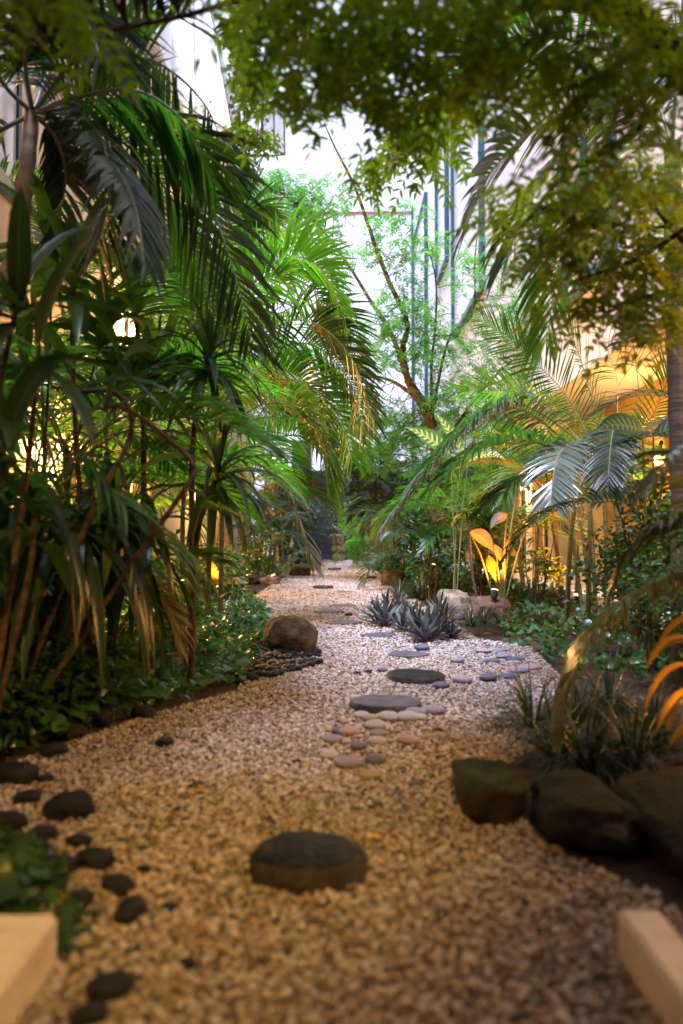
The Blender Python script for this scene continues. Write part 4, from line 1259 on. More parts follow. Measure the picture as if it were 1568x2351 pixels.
frond(pc, PX((480, 930, 8.2), (460, 780, 7.6), (440, 660, 7.2), (400, 600, 7.0), (350, 640, 6.9)), mat='areca', roll=-.3, v=.3, droop=.4, **kw)
frond(pc, PX((470, 950, 8.2), (430, 860, 7.7), (370, 800, 7.4), (300, 800, 7.2), (240, 870, 7.1)), mat='areca', roll=-.4, v=.3, droop=.4, **kw)
areca(-2.5, 11.3, 'areca palm rising by the peach wall behind the large arching one', 4, 3.0, 2.2, 16, .5, .032, 'areca', 101, azs=(.3, 2.6))
areca(-2.3, 14.5, 'areca palm with orange lit stems at the far left bed', 6, 1.7, 2.1, 24, .45, .03, 'areca', 102)
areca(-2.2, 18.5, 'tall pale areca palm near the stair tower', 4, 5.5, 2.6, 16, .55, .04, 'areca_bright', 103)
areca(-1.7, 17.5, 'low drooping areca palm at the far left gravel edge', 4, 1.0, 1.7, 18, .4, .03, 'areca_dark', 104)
areca(-3.0, 23, 'areca palm before the end of the peach wall', 4, 4.5, 2.6, 16, .5, .04, 'areca', 105)
areca(-2.45, 7.0, 'areca palm with feathery crown between the ti plant and the peach wall', 4, 2.3, 2.0, 20, .46, .032, 'areca', 111)
areca(-2.9, 9.8, 'tall areca palm left of the high wall lamp', 4, 3.6, 2.3, 20, .5, .034, 'areca', 112)
areca(-1.9, 6.2, 'areca palm whose fronds fan behind the hanging strap leaves', 4, 1.5, 1.7, 20, .42, .03, 'areca_bright', 113)
areca(-2.9, 6.0, 'areca palm against the lit peach wall behind the strap leaves', 5, 1.0, 1.6, 22, .38, .028, 'areca', 106)
areca(-3.0, 9.0, 'short areca palm below the brightest wall lamp', 4, .5, 1.4, 16, .36, .026, 'areca', 107)
areca(-2.6, 13.2, 'feathery areca palm under the high wall lamp', 4, 2.2, 2., 16, .42, .028, 'areca', 108)
areca(-1.55, 22, 'small dark areca palm left of the slatted screen', 4, 1.8, 1.8, 16, .42, .032, 'areca_dark', 109)
areca(-2.5, 26, 'tall areca palm behind the far left bed', 4, 4.6, 2.8, 18, .5, .04, 'areca', 110)

# strap leaved plants of the left foreground
dr = dracaena(-.95, 4.7, 'dracaena with long strap leaves hanging over the vines', [
    [W(440, 1400, 4.7) * [1, 1, 0], W(450, 1250, 4.7), W(500, 1085, 4.6)],
    [W(440, 1400, 4.7) * [1, 1, 0], W(440, 1200, 4.8), W(445, 1000, 4.8), W(478, 815, 4.8)]], 'dracaena', .62, .042, 40, 1.25, 301)
dracaena(-1.3, 5.2, 'ti plant with broad upright light green leaves left of centre', [
    [(-1.3, 5.2, -.02), W(330, 1000, 5.2), W(310, 690, 5.1)]], 'ti', .62, .075, 24, .55, 302, elev=(1.4, .0), name='ti_plant')
dracaena(-1.1, 3.3, 'dark broad strap leaved dracaena with bare tan canes at the left', [
    [W(20, 1560, 3.5) * [1, 1, 0], W(300, 1300, 3.5), W(425, 1120, 3.4), W(440, 1060, 3.4), W(310, 950, 3.3), W(240, 930, 3.2)],
    [W(10, 1500, 3.5) * [1, 1, 0], W(200, 1200, 3.4), W(300, 1000, 3.4), W(270, 905, 3.3), W(190, 898, 3.2), W(120, 890, 3.1)]], 'dracaena', .55, .065, 17, 1.2, 303, cane_r=.010)
dracaena(-1.35, 3.0, 'tall dracaena with dark leaves at the left frame edge', [
    [W(-40, 1560, 3.0) * [1, 1, 0], W(-10, 1000, 3.0), W(40, 690, 2.9)],
    [W(-40, 1560, 3.0) * [1, 1, 0], W(60, 1100, 2.9), W(90, 790, 2.8)],
    [W(-40, 1560, 3.0) * [1, 1, 0], W(-60, 1200, 2.7), W(20, 1010, 2.6)],
    [W(-40, 1560, 3.0) * [1, 1, 0], W(60, 1350, 2.8), W(80, 1180, 2.75)]], 'dracaena', .50, .08, 15, .9, 304, cane_r=.009)
dracaena(-1.2, 3.9, 'dracaena with yellowish leaves lit from behind above the canes', [
    [(-1.2, 3.9, -.02), W(170, 900, 3.9), W(170, 640, 3.8)],
    [(-1.2, 3.9, -.02), W(260, 1100, 3.9), W(290, 1120, 3.8)]], 'ti', .5, .07, 22, .8, 305, cane_r=.012)

dracaena(-1.5, 4.0, 'low dracaena with long dark leaves hanging to the vines at the left', [
    [W(60, 1600, 3.8) * [1, 1, 0], W(120, 1400, 3.7), W(185, 1160, 3.6)],
    [W(60, 1600, 3.8) * [1, 1, 0], W(200, 1400, 3.9), W(265, 1190, 3.9)],
    [W(120, 1600, 4.1) * [1, 1, 0], W(300, 1400, 4.1), W(335, 1170, 4.1)],
    [W(0, 1600, 3.6) * [1, 1, 0], W(40, 1350, 3.5), W(75, 1120, 3.4)]], 'dracaena', .74, .058, 30, 1.8, 306, cane_r=.007, elev=(1.1, -.6))
dracaena(-1.75, 4.5, 'ti plant with yellow green translucent leaves before the lit peach wall', [
    [(-1.75, 4.5, -.02), W(110, 900, 4.5), W(120, 580, 4.4)],
    [(-1.75, 4.5, -.02), W(180, 1000, 4.6), W(235, 770, 4.6)],
    [(-1.75, 4.5, -.02), W(30, 1000, 4.2), W(55, 830, 4.2)],
    [(-1.75, 4.5, -.02), W(260, 1100, 4.8), W(335, 880, 4.9)]], 'ti', .5, .09, 20, .7, 307, cane_r=.006, elev=(1.4, -.2), name='ti_plant')
areca(-1.5, 4.3, 'low areca palm with arching fronds in the dark left foreground bed', 4, .75, 1.15, 24, .34, .028, 'areca', 118, elr=(.5, 1.3), bend=(1.5, 2.4))
areca(-1.75, 3.9, 'areca palm arching from the left frame edge over the vines', 4, 1.1, 1.5, 20, .4, .032, 'areca', 116, elr=(.4, 1.3), bend=(1.3, 2.2))
areca(-1.75, 5.3, 'areca palm with fine fronds crossing behind the near canes', 4, 1.5, 1.7, 18, .42, .028, 'areca', 114)
# pot and its lid of foliage
pr = empty('planter_pot', W(115, 1600, 4.2) * [1, 1, 0], 'tall round black planter pot half hidden behind the left strap leaves', 'pot')
c = W(115, 1600, 4.2); mb = MB()
zz = np.array([0, .05, .4, .72, .74, .78, .78, .70]); rr = np.array([.17, .18, .22, .25, .275, .275, .25, .24])
tube(mb, np.column_stack([np.full(8, c[0]), np.full(8, c[1]), zz]), rr, 28, cap=False); part(mb, 'body', M['black_pot'], pr)
mb = MB(); tube(mb, [(c[0], c[1], .66), (c[0], c[1], .70)], .239, 24); part(mb, 'potting_soil', M['soil'], pr)

# ground cover vines on the left
def ground_cover(poly_px, n, h, label, mat, seed, leaf=(.05, .085), edge_drop=True):
    rng = np.random.default_rng(seed)
    pl = np.array([G(*p)[:2] for p in poly_px])
    q = np.stack([rng.uniform(pl[:, 0].min(), pl[:, 0].max(), n * 6), rng.uniform(pl[:, 1].min(), pl[:, 1].max(), n * 6)], 1)
    q = q[inside(q, pl)][:n]; n = len(q)
    hh = h * (.55 + .45 * np.sin(q[:, 0] * 5.1 + 1) * np.cos(q[:, 1] * 3.3)) * rng.uniform(.25, 1., n)
    P = np.column_stack([q, hh + .015])
    D = rand_dirs(n, -.35, .25, rng)
    N = norm(rng.normal(0, .45, (n, 3)) + [0, -.25, 1.])
    mb = MB()
    L = rng.uniform(leaf[0], leaf[1], n)
    blades(mb, P, D, N, L, L * .92, .5, HEART, .1, 0, rng)
    k = rng.permutation(n)[:n // 4]
    for i in k:
        tube(mb, [np.array([P[i, 0] + rng.normal(0, .03), P[i, 1] + rng.normal(0, .03), 0]), P[i]], .0015, 3, 1, cap=False)
    o = mb.build('vine_ground_cover', [M[mat], M['rachis']])
    return tag(o, label, 'ground cover', kind='stuff')


ground_cover([(-200, 1800), (60, 1745), (330, 1650), (560, 1580), (590, 1500), (618, 1420), (560, 1365), (480, 1350), (300, 1370), (100, 1450), (-200, 1520)], 8000, .17, 'dense heart leaved green vines spilling onto the left of the path', 'vine', 401)
ground_cover([(-60, 2120), (120, 2110), (150, 2060), (110, 2010), (40, 1960), (-80, 1900)], 130, .09, 'dark heart leaved vines behind the left kerb', 'shrub', 402, (.05, .08))
ground_cover([(160, 2200), (210, 2160), (200, 2080), (130, 2060), (110, 2120)], 18, .07, 'few dark vine leaves between the left kerb and the cobbles', 'shrub', 403, (.05, .08))
ground_cover([(1140, 1460), (1260, 1530), (1330, 1560), (1600, 1600), (1600, 1440), (1300, 1400), (1180, 1420)], 900, .2, 'blue green leafy vines at the foot of the right bed', 'vine', 404)
ground_cover([(520, 1362), (560, 1366), (560, 1335), (640, 1330), (690, 1305), (712, 1288), (640, 1290), (400, 1330)], 1300, .35, 'low leafy plants along the far left gravel edge', 'shrub', 405, (.07, .13))
ground_cover([(905, 1345), (1000, 1375), (1100, 1375), (1200, 1345), (1000, 1310), (880, 1305)], 900, .2, 'dark low foliage in the middle of the right bed', 'shrub', 406, (.05, .1))


# purple green oyster plants, each rosette a plant
def oyster_proto(seed):
    rng = np.random.default_rng(seed)
    root = empty('oyster_plant', (0, 0, 0), 'stiff purple green oyster plant rosette in the clump beside the path', 'plant', 'oyster plants in the clump by the path')
    mb = MB(); rosette(mb, (0, 0, .05), (0, 0, 1), 20, .25, .038, .12, LANCE, (1.4, .25), rng); part(mb, 'leaf_rosette', M['oyster'], root)
    mb = MB(); rosette(mb, (0, 0, .03), (0, 0, 1), 9, .2, .036, .1, LANCE, (.6, .0), rng); part(mb, 'lower_leaf', M['oyster_under'], root)
    return root


ops = [oyster_proto(s) for s in (51, 52)]
SPO = [(862, 1420), (888, 1405), (905, 1430), (885, 1442), (930, 1412), (948, 1440), (925, 1452), (960, 1462), (985, 1440), (1000, 1470), (1020, 1452), (975, 1478), (1035, 1470), (1010, 1432), (955, 1425), (912, 1398), (865, 1436)]
for k, (px, py) in enumerate(SPO):
    g = G(px, py)
    if k < 2: o = ops[k]; o.location = (g[0], g[1], 0)
    else: o = copy_tree(ops[k % 2], (g[0], g[1], 0), RNG.uniform(0, 6), RNG.uniform(.85, 1.25))
for k, (px, py) in enumerate(((1190, 1385), (1215, 1392), (1245, 1385), (1270, 1395), (1230, 1400), (1290, 1388))):
    g = G(px, py)
    copy_tree(ops[k % 2], (g[0], g[1], 0), RNG.uniform(0, 6), RNG.uniform(.9, 1.2), 'dark oyster plant rosette below the white terrace edge', 'oyster plants by the terrace')

# ------------------------------------------------------------------ right side
pg = empty('areca_palm', (2.45, 7.8, 0), 'areca palm with big arching fronds hanging over the right of the path', 'palm', 'areca palms along the beds')
for dx in (-70, -20, 25, 60):
    stem(pg, [W(1370 + dx, 1400, 7.8) * [1, 1, 0], W(1370 + dx * .8, 1200, 7.8), W(1372 + dx * .3, 1060, 7.8)], .026, .018)
kw = dict(L=.5, Wd=.036, n=64, start=.2, r0=.013)
frond(pg, PX((1385, 1075, 7.8), (1290, 1005, 7.6), (1195, 940, 7.3), (1100, 962, 7.0), (994, 1063, 6.7), (893, 1195, 6.5)), mat='areca_grey', roll=-.35, v=.25, droop=.95, rmat='rachis_grey', **{**kw, 'start': .26})
frond(pg, PX((1385, 1070, 7.8), (1300, 990, 7.7), (1200, 930, 7.45), (1110, 945, 7.15), (1010, 1040, 6.85), (915, 1170, 6.65)), mat='areca', roll=-.3, v=.3, droop=.95, **{**kw, 'L': .56, 'Wd': .04, 'start': .26})
frond(pg, PX((1385, 1075, 7.8), (1290, 1035, 7.3), (1190, 1010, 7.0), (1090, 1035, 6.7), (1000, 1110, 6.5)), mat='areca', roll=-.2, v=.35, droop=.9, **kw)
kw2 = dict(L=.5, Wd=.020, n=50, start=.18, r0=.008)
frond(pg, PX((1390, 1060, 7.8), (1362, 927, 8.0), (1325, 804, 8.2), (1270, 700, 8.4)), mat='areca', roll=-.9, v=.1, droop=.12, **kw2)
frond(pg, PX((1380, 1060, 7.8), (1300, 910, 8.), (1211, 816, 8.2), (1110, 735, 8.4)), mat='areca', roll=-1.0, v=.1, droop=.15, **kw2)
frond(pg, PX((1385, 1070, 7.8), (1280, 960, 8.2), (1180, 900, 8.6), (1060, 900, 8.9)), mat='areca_bright', roll=-.8, v=.15, droop=.2, **kw2)
frond(pg, PX((1380, 1060, 7.8), (1330, 1015, 7.2), (1285, 1040, 6.8), (1268, 1110, 6.5), (1262, 1190, 6.35)), mat='areca_grey', roll=0, v=.1, droop=.35, rmat='rachis_grey', **{**kw, 'L': .36})
frond(pg, PX((1400, 1060, 7.8), (1410, 990, 7.3), (1405, 1000, 6.9), (1398, 1070, 6.6), (1395, 1130, 6.5)), mat='areca_dark', roll=0, v=.1, droop=.4, **{**kw, 'L': .34})
frond(pg, PX((1410, 1060, 7.8), (1418, 930, 8.1), (1412, 850, 8.3), (1380, 770, 8.5)), mat='areca', roll=.9, v=.1, droop=.5, **{**kw2, 'n': 30, 'Wd': .014})
frond(pg, PX((1440, 1060, 7.8), (1469, 960, 8.1), (1455, 800, 8.3), (1430, 700, 8.4)), mat='areca', roll=.9, v=.1, droop=.4, **{**kw2, 'n': 34, 'Wd': .014})
frond(pg, PX((1440, 1070, 7.8), (1500, 950, 7.7), (1540, 860, 7.6), (1600, 800, 7.6)), mat='areca', roll=.6, v=.1, droop=.2, **kw2)
frond(pg, PX((1400, 1080, 7.8), (1300, 1080, 7.4), (1200, 1100, 7.1), (1120, 1160, 6.9)), mat='areca', roll=-.2, v=.3, droop=.7, **kw)

areca(2.0, 10.6, 'areca palm with orange lit stems behind the arrow leaves', 5, 1.1, 1.7, 22, .4, .028, 'areca', 120)
areca(1.45, 13.5, 'low areca palm behind the grassy tufts on the right', 5, .7, 1.5, 20, .38, .028, 'areca_dark', 121)
areca(1.0, 17.0, 'dark areca palm with drooping crown under the neem tree', 4, 2.0, 1.9, 24, .5, .045, 'areca_dark', 122, bend=(1.8, 2.6))
areca(.75, 22.0, 'low bright palm bending over the far right gravel edge', 2, .9, 1.6, 12, .4, .035, 'areca_bright', 123, bend=(2., 2.8))
areca(1.6, 21, 'areca palm behind the neem trunk', 5, 2.6, 2.2, 20, .45, .035, 'areca', 124)
areca(2.6, 16, 'areca palm beside the right terrace', 4, 2.2, 2., 20, .45, .03, 'areca', 125)
areca(3.0, 9.3, 'areca palm close to the ochre wall behind the grey fronds', 4, 1.5, 1.8, 18, .42, .026, 'areca', 128)
areca(2.9, 12.3, 'areca palm by the terrace edge with fine fronds', 4, 1.5, 1.8, 16, .42, .026, 'areca', 129)
areca(3.1, 10.9, 'areca palm with fine fronds between the dark hedge and the glazed door', 4, 1.9, 1.8, 16, .42, .024, 'areca', 130)
areca(2.9, 6.0, 'areca palm among the dark shrubs at the right', 4, 1.4, 1.6, 16, .38, .026, 'areca_dark', 126)
areca(2.3, 24, 'tall areca palm at the far right', 4, 3.5, 2.4, 18, .5, .04, 'areca', 127)

# trunk palm on the right, fronds hang into the top right
ph_ = empty('tall_palm', W(1548, 1600, 4.9) * [1, 1, 0], 'tall palm with a dark ringed trunk at the right frame edge', 'palm')
stem(ph_, [W(1565, 1300, 4.9) * [1, 1, 0], W(1560, 1000, 4.9), W(1548, 700, 4.9), W(1543, 330, 4.9)], .07, .05, 'palm_trunk', 'trunk', 12)
kw = dict(L=.5, Wd=.038, n=44, start=.16, r0=.013, mat='areca_dark')
c1 = (1543, 330, 4.9)
frond(ph_, PX(c1, (1420, 230, 4.7), (1270, 260, 4.5), (1140, 380, 4.4), (1070, 520, 4.3)), roll=-.5, v=.2, droop=.35, **kw)
frond(ph_, PX(c1, (1380, 130, 4.8), (1220, 80, 4.8), (1080, 130, 4.8), (980, 260, 4.8)), roll=-.5, v=.2, droop=.3, **{**kw, 'mat': 'areca'})
frond(ph_, PX(c1, (1420, 350, 4.6), (1340, 450, 4.4), (1285, 600, 4.3), (1255, 780, 4.2)), roll=-.2, v=.2, droop=.5, **{**kw, 'mat': 'areca'})
frond(ph_, PX(c1, (1450, 260, 4.5), (1330, 320, 4.3), (1220, 450, 4.2), (1160, 600, 4.2)), roll=-.3, v=.2, droop=.5, **kw)
frond(ph_, PX(c1, (1560, 150, 4.9), (1620, 20, 4.9), (1720, -40, 4.9)), roll=.3, v=.3, droop=.4, **kw)
frond(ph_, PX(c1, (1640, 270, 4.9), (1750, 330, 4.9), (1800, 480, 4.9)), roll=.3, v=.3, droop=.4, **kw)
frond(ph_, PX(c1, (1470, 130, 5.2), (1380, 20, 5.6), (1270, -20, 6.)), roll=.3, v=.3, droop=.4, **kw)


# broad leaves on stalks
def broad_plant(name, label, base, leaves, mat, cat='plant', group=None, pr=.006, prof=OVATE, stalk_mat='rachis', fold=.12):
    """leaves = (stalk top, direction of the blade, normal, length, width, droop)"""
    root = empty(name, base, label, cat, group)
    for (t, d, N, L, w_, dr_) in leaves:
        t = np.array(t, float); b = np.array(base, float) + np.append(RNG.normal(0, .02, 2), -.02)
        m = b * .45 + t * .55 + np.array([0, 0, .12 * np.linalg.norm(t - b)])
        mb = MB(); tube(mb, catmull([b, m, t], 12), np.linspace(pr * 1.5, pr, 12), 6); part(mb, 'stalk', M[stalk_mat], root)
        mb = MB(); blades(mb, [t], [d], [N], L, w_, dr_, prof, fold, 0, gaps=False)
        # finer blade so that its outline is round
        part(mb, 'leaf', M[mat], root)
    return root


BIG = [.04, .38, .66, .86, .97, 1., .97, .9, .78, .62, .45, .28, .12, .02]
broad_plant('dieffenbachia', 'dieffenbachia with pale striped leaves in front of the neem trunk', W(1040, 1370, 9.0) * [1, 1, 0],
            [(W(1035, 1045, 9.0), (-.85, -.1, .75), (.3, -.85, .5), .62, .26, .3), (W(1060, 1040, 9.0), (-.5, .1, .95), (.6, -.8, .3), .58, .22, .2),
             (W(1075, 1060, 9.0), (.7, -.3, .5), (-.3, -.6, .7), .45, .18, .8)], 'variegated', prof=BIG)
broad_plant('dieffenbachia', 'dieffenbachia with one large dark striped leaf before the ochre wall', W(1480, 1430, 5.4) * [1, 1, 0],
            [(W(1475, 990, 5.4), (-.95, -.2, .38), (-.25, -.8, .6), .36, .2, .5), (W(1500, 1000, 5.4), (.7, -.4, .4), (-.3, -.7, .6), .34, .18, .6),
             (W(1540, 1020, 5.3), (.8, -.3, .2), (0, -.5, .8), .36, .18, .6)], 'variegated_dark', prof=BIG)
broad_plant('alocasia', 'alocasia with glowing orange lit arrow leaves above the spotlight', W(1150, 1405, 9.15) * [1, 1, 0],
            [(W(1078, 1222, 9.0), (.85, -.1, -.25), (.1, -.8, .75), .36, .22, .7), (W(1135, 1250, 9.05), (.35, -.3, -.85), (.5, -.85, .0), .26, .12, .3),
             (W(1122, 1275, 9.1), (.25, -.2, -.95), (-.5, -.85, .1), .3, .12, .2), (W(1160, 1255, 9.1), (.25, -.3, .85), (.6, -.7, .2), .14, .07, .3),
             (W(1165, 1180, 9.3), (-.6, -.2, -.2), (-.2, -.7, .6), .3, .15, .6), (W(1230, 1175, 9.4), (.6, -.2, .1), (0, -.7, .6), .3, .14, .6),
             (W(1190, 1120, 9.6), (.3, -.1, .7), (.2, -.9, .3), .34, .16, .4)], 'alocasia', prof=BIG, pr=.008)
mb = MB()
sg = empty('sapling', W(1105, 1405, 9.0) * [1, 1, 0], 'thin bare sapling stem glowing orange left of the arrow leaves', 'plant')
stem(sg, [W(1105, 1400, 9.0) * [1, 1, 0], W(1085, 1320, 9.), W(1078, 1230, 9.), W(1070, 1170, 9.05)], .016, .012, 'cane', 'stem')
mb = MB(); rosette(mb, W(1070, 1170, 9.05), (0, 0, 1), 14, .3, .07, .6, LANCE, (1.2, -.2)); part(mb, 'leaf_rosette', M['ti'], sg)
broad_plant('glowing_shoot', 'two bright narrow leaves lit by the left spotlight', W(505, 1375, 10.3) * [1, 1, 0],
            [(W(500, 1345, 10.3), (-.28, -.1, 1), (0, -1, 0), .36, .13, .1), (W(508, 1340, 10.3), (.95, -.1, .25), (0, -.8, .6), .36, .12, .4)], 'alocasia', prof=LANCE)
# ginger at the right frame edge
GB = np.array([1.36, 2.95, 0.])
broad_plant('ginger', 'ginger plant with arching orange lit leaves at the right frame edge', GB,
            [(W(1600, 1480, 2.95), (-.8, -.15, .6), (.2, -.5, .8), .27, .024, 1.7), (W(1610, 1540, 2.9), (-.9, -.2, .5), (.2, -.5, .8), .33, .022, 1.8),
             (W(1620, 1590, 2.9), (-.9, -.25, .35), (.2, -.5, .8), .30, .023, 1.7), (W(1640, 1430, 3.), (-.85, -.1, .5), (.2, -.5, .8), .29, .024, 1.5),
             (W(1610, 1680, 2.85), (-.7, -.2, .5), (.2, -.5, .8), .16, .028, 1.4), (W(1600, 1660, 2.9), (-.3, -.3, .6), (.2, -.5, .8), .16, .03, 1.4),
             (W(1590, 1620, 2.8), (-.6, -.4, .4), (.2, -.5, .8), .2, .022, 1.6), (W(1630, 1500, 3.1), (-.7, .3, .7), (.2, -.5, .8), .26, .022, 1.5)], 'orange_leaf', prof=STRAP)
# frond hanging into the right foreground
pn = empty('fern_palm', (1.75, 3.2, 0), 'near palm whose grey glossy frond hangs over the grass tufts at the right', 'palm')
stem(pn, [(1.75, 3.2, -.03), (1.74, 3.2, .4), (1.7, 3.2, .72)], .04, .03)
frond(pn, [np.array([1.7, 3.2, .7])] + PX((1560, 1320, 3.15), (1450, 1370, 3.05), (1370, 1440, 2.98), (1310, 1560, 2.95), (1285, 1660, 2.95)), 54, .3, .026, 'areca_grey', .12, .1, 1.1, -.4, .005, 'rachis_grey')
frond(pn, [np.array([1.7, 3.2, .7])] + PX((1600, 1230, 3.2), (1520, 1210, 3.2), (1450, 1260, 3.2), (1410, 1340, 3.2)), 40, .25, .024, 'areca_dark', .12, .1, .8, -.3, .007)
frond(pn, [np.array([1.7, 3.2, .7])] + PX((1640, 1150, 3.2), (1580, 1060, 3.1), (1540, 1040, 3.0), (1490, 1120, 2.9)), 30, .25, .03, 'areca_grey', .12, .1, .5, -.3, .009, 'rachis_grey')


# grassy tufts
def tuft(px, py, n, L, Wd, label, seed, group=None, spread=.05, mat='grass', world=None):
    rng = np.random.default_rng(seed); g = G(px, py) if world is None else np.array(world)
    mb = MB()
    a = rng.uniform(0, 2 * PI, n); el = rng.uniform(.5, 1.5, n)
    P = np.stack([spread * np.cos(a) * rng.random(n), spread * np.sin(a) * rng.random(n), np.zeros(n)], 1)
    d = np.stack([np.cos(a) * np.cos(el), np.sin(a) * np.cos(el), np.sin(el)], 1)
    N = np.stack([-np.cos(a) * np.sin(el), -np.sin(a) * np.sin(el), np.cos(el)], 1)
    blades(mb, P, d, N, L * rng.uniform(.6, 1.1, n), Wd, 1.4 * rng.uniform(.6, 1.3, n), STRAP, .2, 0, rng)
    o = mb.build('lilyturf', M[mat]); o.location = (g[0], g[1], 0)
    return tag(o, label, 'grass tuft', group)


NT = ['leftmost near lilyturf tuft touching the gravel', 'near lilyturf tuft behind the mossy boulder', 'tall lilyturf tuft behind the dark rounded boulder', 'lilyturf tuft under the hanging grey frond', 'lilyturf tuft behind the largest boulder', 'lilyturf tuft in front of the ginger plant', 'back lilyturf tuft below the vines']
for k, (px, py) in enumerate(((1225, 1680), (1280, 1745), (1350, 1770), (1330, 1690), (1450, 1770), (1500, 1720), (1400, 1650))):
    tuft(px, py, 110, .36, .009, NT[k], 500 + k, 'lilyturf tufts behind the boulders')
rngT = np.random.default_rng(9)
for k in range(16):
    px, py = rngT.uniform(915, 1065), rngT.uniform(1345, 1385)
    tuft(px, py, 70, .4, .013, 'dark grassy tuft under the tall spotlight behind the oyster plants', 520 + k, 'grassy tufts under the tall spotlight')
for k in range(5):
    px, py = (1080, 1110, 1150, 1200, 1250)[k], (1440, 1432, 1440, 1425, 1430)[k]
    tuft(px, py, 60, .26, .01, 'short grassy tuft in front of the reddish rock', 560 + k, 'grassy tufts by the reddish rock')


# leafy shrubs
def shrub(label, x, y, h, w_, n, mat, leaf, seed, name='shrub', stems=7, prof=SMALL, z0=.1, wl=.55, flat=1.):
    rng = np.random.default_rng(seed)
    root = empty(name, (x, y, 0), label, 'shrub')
    mb = MB(); tips = []
    for s in range(stems):
        a = rng.uniform(0, 2 * PI); t = np.array([x + math.cos(a) * w_ * .35 * rng.random(), y + math.sin(a) * w_ * .35 * rng.random(), h * rng.uniform(.6, .95)])
        b = np.array([x + math.cos(a) * .05, y + math.sin(a) * .05, -.02])
        tube(mb, catmull([b, (b + t) / 2 + rng.normal(0, .05, 3), t], 8), np.linspace(.012, .005, 8), 5); tips.append(t)
    part(mb, 'stem', M['cane'], root)
    # clumps of leaves through the volume, with gaps between
    nc = max(10, n // 60)
    d = norm(rng.normal(size=(nc, 3))) * rng.random((nc, 1)) ** .4
    c = np.array([x, y, z0 + (h - z0) * .52]) + d * np.array([w_ / 2, w_ / 2 * flat, (h - z0) * .48])
    k = rng.integers(0, nc, n)
    P = c[k] + rng.normal(0, .085 * w_, (n, 3)); P[:, 2] = np.maximum(P[:, 2], .03)
    D = norm(P - np.array([x, y, h * .35])) * .7 + rand_dirs(n, -.7, .6, rng)
    N = norm(rng.normal(0, .5, (n, 3)) + [0, 0, 1])
    L = leaf * rng.uniform(.6, 1.2, n)
    mb = MB(); blades(mb, P, D, N, L, L * wl, .5, prof, .12, 0, rng); part(mb, 'foliage', M[mat], root)
    return root


shrub('light green fine leaved bush beside the stone stack at the far right', .75, 23.5, 2.1, 1.9, 5200, 'bush', .07, 601, 'bush')
shrub('bluish dark shrub in front of the slatted screen', -.95, 28.5, 2.5, 1.7, 2600, 'blue_shrub', .11, 602)
shrub('glossy broadleaf shrub at the right gravel edge beyond the spotlight', W(925, 1300, 14.5)[0], 14.8, .85, 1.0, 500, 'vine', .11, 603, prof=OVATE)
shrub('dense dark hedge shrub filling the right side by the ochre wall', 2.35, 5.6, 1.35, 1.2, 5200, 'shrub', .055, 604, 'hedge_shrub')
shrub('dark shrub left of the hedge before the terrace', 2.75, 7.2, 1.0, 1.0, 2400, 'shrub', .06, 605, 'hedge_shrub')
shrub('dark shrub at the right frame edge behind the near palm', 2.1, 4.4, 1.1, .9, 3000, 'shrub', .05, 606, 'hedge_shrub')
shrub('leafy shrub with orange lit leaves behind the arrow leaves', 1.75, 9.9, 1.3, .9, 800, 'ti', .11, 607, prof=OVATE, wl=.4)
shrub('low dark shrub under the areca stems at the right', 1.5, 11.2, .6, 1.0, 1200, 'shrub', .07, 608)
shrub('bushy dark shrub under the left areca palms', -1.75, 10.6, .7, 1.2, 1500, 'shrub', .08, 609)
shrub('pale blue green leafy shrub at the far left gravel edge', -1.0, 21, .7, .9, 600, 'blue_shrub', .14, 610, prof=OVATE)
shrub('leafy shrub with glowing orange stems under the far left palms', -1.6, 15.6, 1.1, 1.0, 900, 'ti', .1, 611, prof=OVATE, wl=.4)
shrub('dark undergrowth shrub behind the vines at the left', -1.6, 5.6, .55, 1.5, 1800, 'shrub', .08, 612)
shrub('dark shrub behind the planter pot', -2.0, 4.6, .9, .8, 1400, 'shrub', .07, 613)
shrub('dark leafy shrub right of the slatted screen', 1.9, 28, 2.6, 1.9, 2600, 'shrub', .1, 614)
shrub('dark leafy shrub left of the slatted screen', -2.4, 27.5, 2.8, 1.7, 2600, 'shrub', .1, 615)
shrub('leafy shrub glowing orange from below beside the terrace edge', 2.35, 9.6, 1.1, .9, 620, 'ti', .12, 619, prof=OVATE, wl=.4)
shrub('schefflera shrub with green leaves under the arching frond', 1.15, 10.2, 1.25, .7, 420, 'shrub', .13, 616, prof=OVATE, wl=.4)

shrub('dark shrub among the canes at the lower left', -1.45, 3.9, .34, .8, 1100, 'shrub', .09, 617, prof=OVATE)
shrub('dark shrub at the lower left frame edge above the vines', -1.6, 3.2, .34, .8, 900, 'shrub', .09, 618, prof=OVATE)

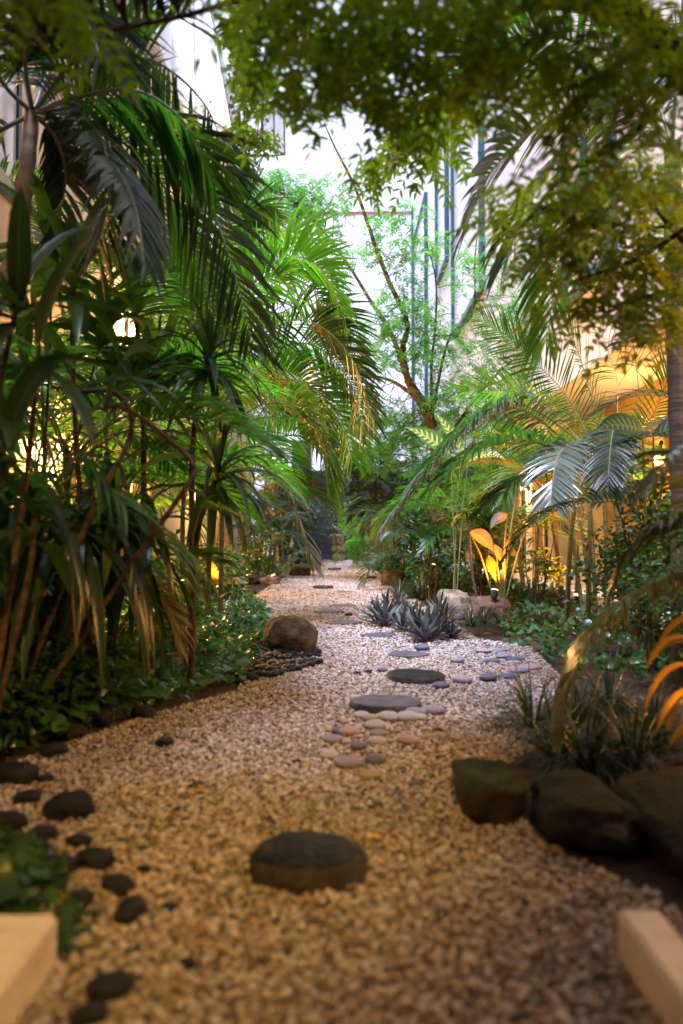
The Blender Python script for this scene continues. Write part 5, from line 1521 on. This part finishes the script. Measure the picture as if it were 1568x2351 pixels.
# bougainvillea hanging from the balcony corner
bv = empty('bougainvillea', W(560, 220, 18.5), 'bougainvillea with magenta flowers hanging from the white balcony corner', 'climber')
rngb = np.random.default_rng(88)
P = blob_points([(560, 170, 18.5, 40, 100, .5, 700), (530, 300, 18.4, 60, 30, .5, 420), (590, 330, 18.8, 60, 40, .5, 420), (560, 60, 18.5, 50, 100, .5, 500), (600, 220, 19, 40, 60, .5, 300), (570, 440, 18.8, 60, 60, .6, 420)], rngb)
mb = MB(); n = len(P); blades(mb, P, rand_dirs(n, -.9, .3, rngb), norm(rngb.normal(0, .6, (n, 3)) + [0, -.3, 1]), rngb.uniform(.09, .17, n), .085, .4, OVATE, .1, 0, rngb); part(mb, 'foliage', M['neem'], bv)
P = blob_points([(505, 297, 18.2, 16, 12, .2, 34), (520, 305, 18.2, 14, 10, .2, 22), (562, 470, 18.4, 20, 40, .3, 14), (540, 250, 18.3, 30, 20, .2, 8)], rngb)
mb = MB(); n = len(P); blades(mb, P, rand_dirs(n, -.7, .7, rngb), rand_dirs(n, -1, 1, rngb), .10, .09, .2, OVATE, .15, 0, rngb); part(mb, 'flower', M['petal'], bv)
mb = MB()
for q in ((540, 60, 560, 330), (575, 40, 590, 340), (550, 300, 575, 480), (590, 390, 600, 300)):
    tube(mb, catmull([W(q[0], q[1], 18.5), W((q[0] + q[2]) / 2 + 12, (q[1] + q[3]) / 2, 18.4), W(q[2], q[3], 18.6)], 12), .018, 5)
part(mb, 'stem', M['bark'], bv)

# dry leaves on the bed and gravel
rngl = np.random.default_rng(5)
q = np.vstack([np.stack([rngl.uniform(-2.2, -1., 160), rngl.uniform(5, 14, 160)], 1), np.stack([rngl.uniform(.8, 3.2, 260), rngl.uniform(4, 13, 260)], 1), np.stack([rngl.uniform(-.6, .6, 26), rngl.uniform(1.6, 10, 26)], 1)])
mb = MB(); n = len(q); blades(mb, np.column_stack([q, rngl.uniform(.02, .04, n)]), rand_dirs(n, -.1, .25, rngl), norm(rngl.normal(0, .3, (n, 3)) + [0, 0, 1]), rngl.uniform(.04, .1, n), .025, .3, OVATE, .2, 0, rngl)
YL = leaf_mat('yellow_leaf', (.5, .3, .02), (.6, .4, .04), .2, .5)
for k, (px, py, a, lb) in enumerate(((846, 1945, .4, 'yellow fallen leaf at the right edge of the nearest stepping stone'), (700, 1775, 1.9, 'yellow fallen leaf in the gravel below the pebble cluster'), (470, 1835, 2.7, 'yellow fallen leaf in the gravel left of the nearest stepping stone'))):
    g = G(px, py); m2 = MB()
    blades(m2, [(0, 0, .0)], [(math.cos(a), math.sin(a), .1)], [(0, -.2, 1)], .05, .026, .3, OVATE, .2, 0, rngl, gaps=False)
    o = m2.build('fallen_leaf', YL); o.location = (g[0], g[1], .026); tag(o, lb, 'leaf', 'yellow fallen leaves on the gravel')
tag(mb.build('leaf_litter', M['litter']), 'scattered dry brown leaves on the beds and gravel', 'leaf litter', kind='stuff')
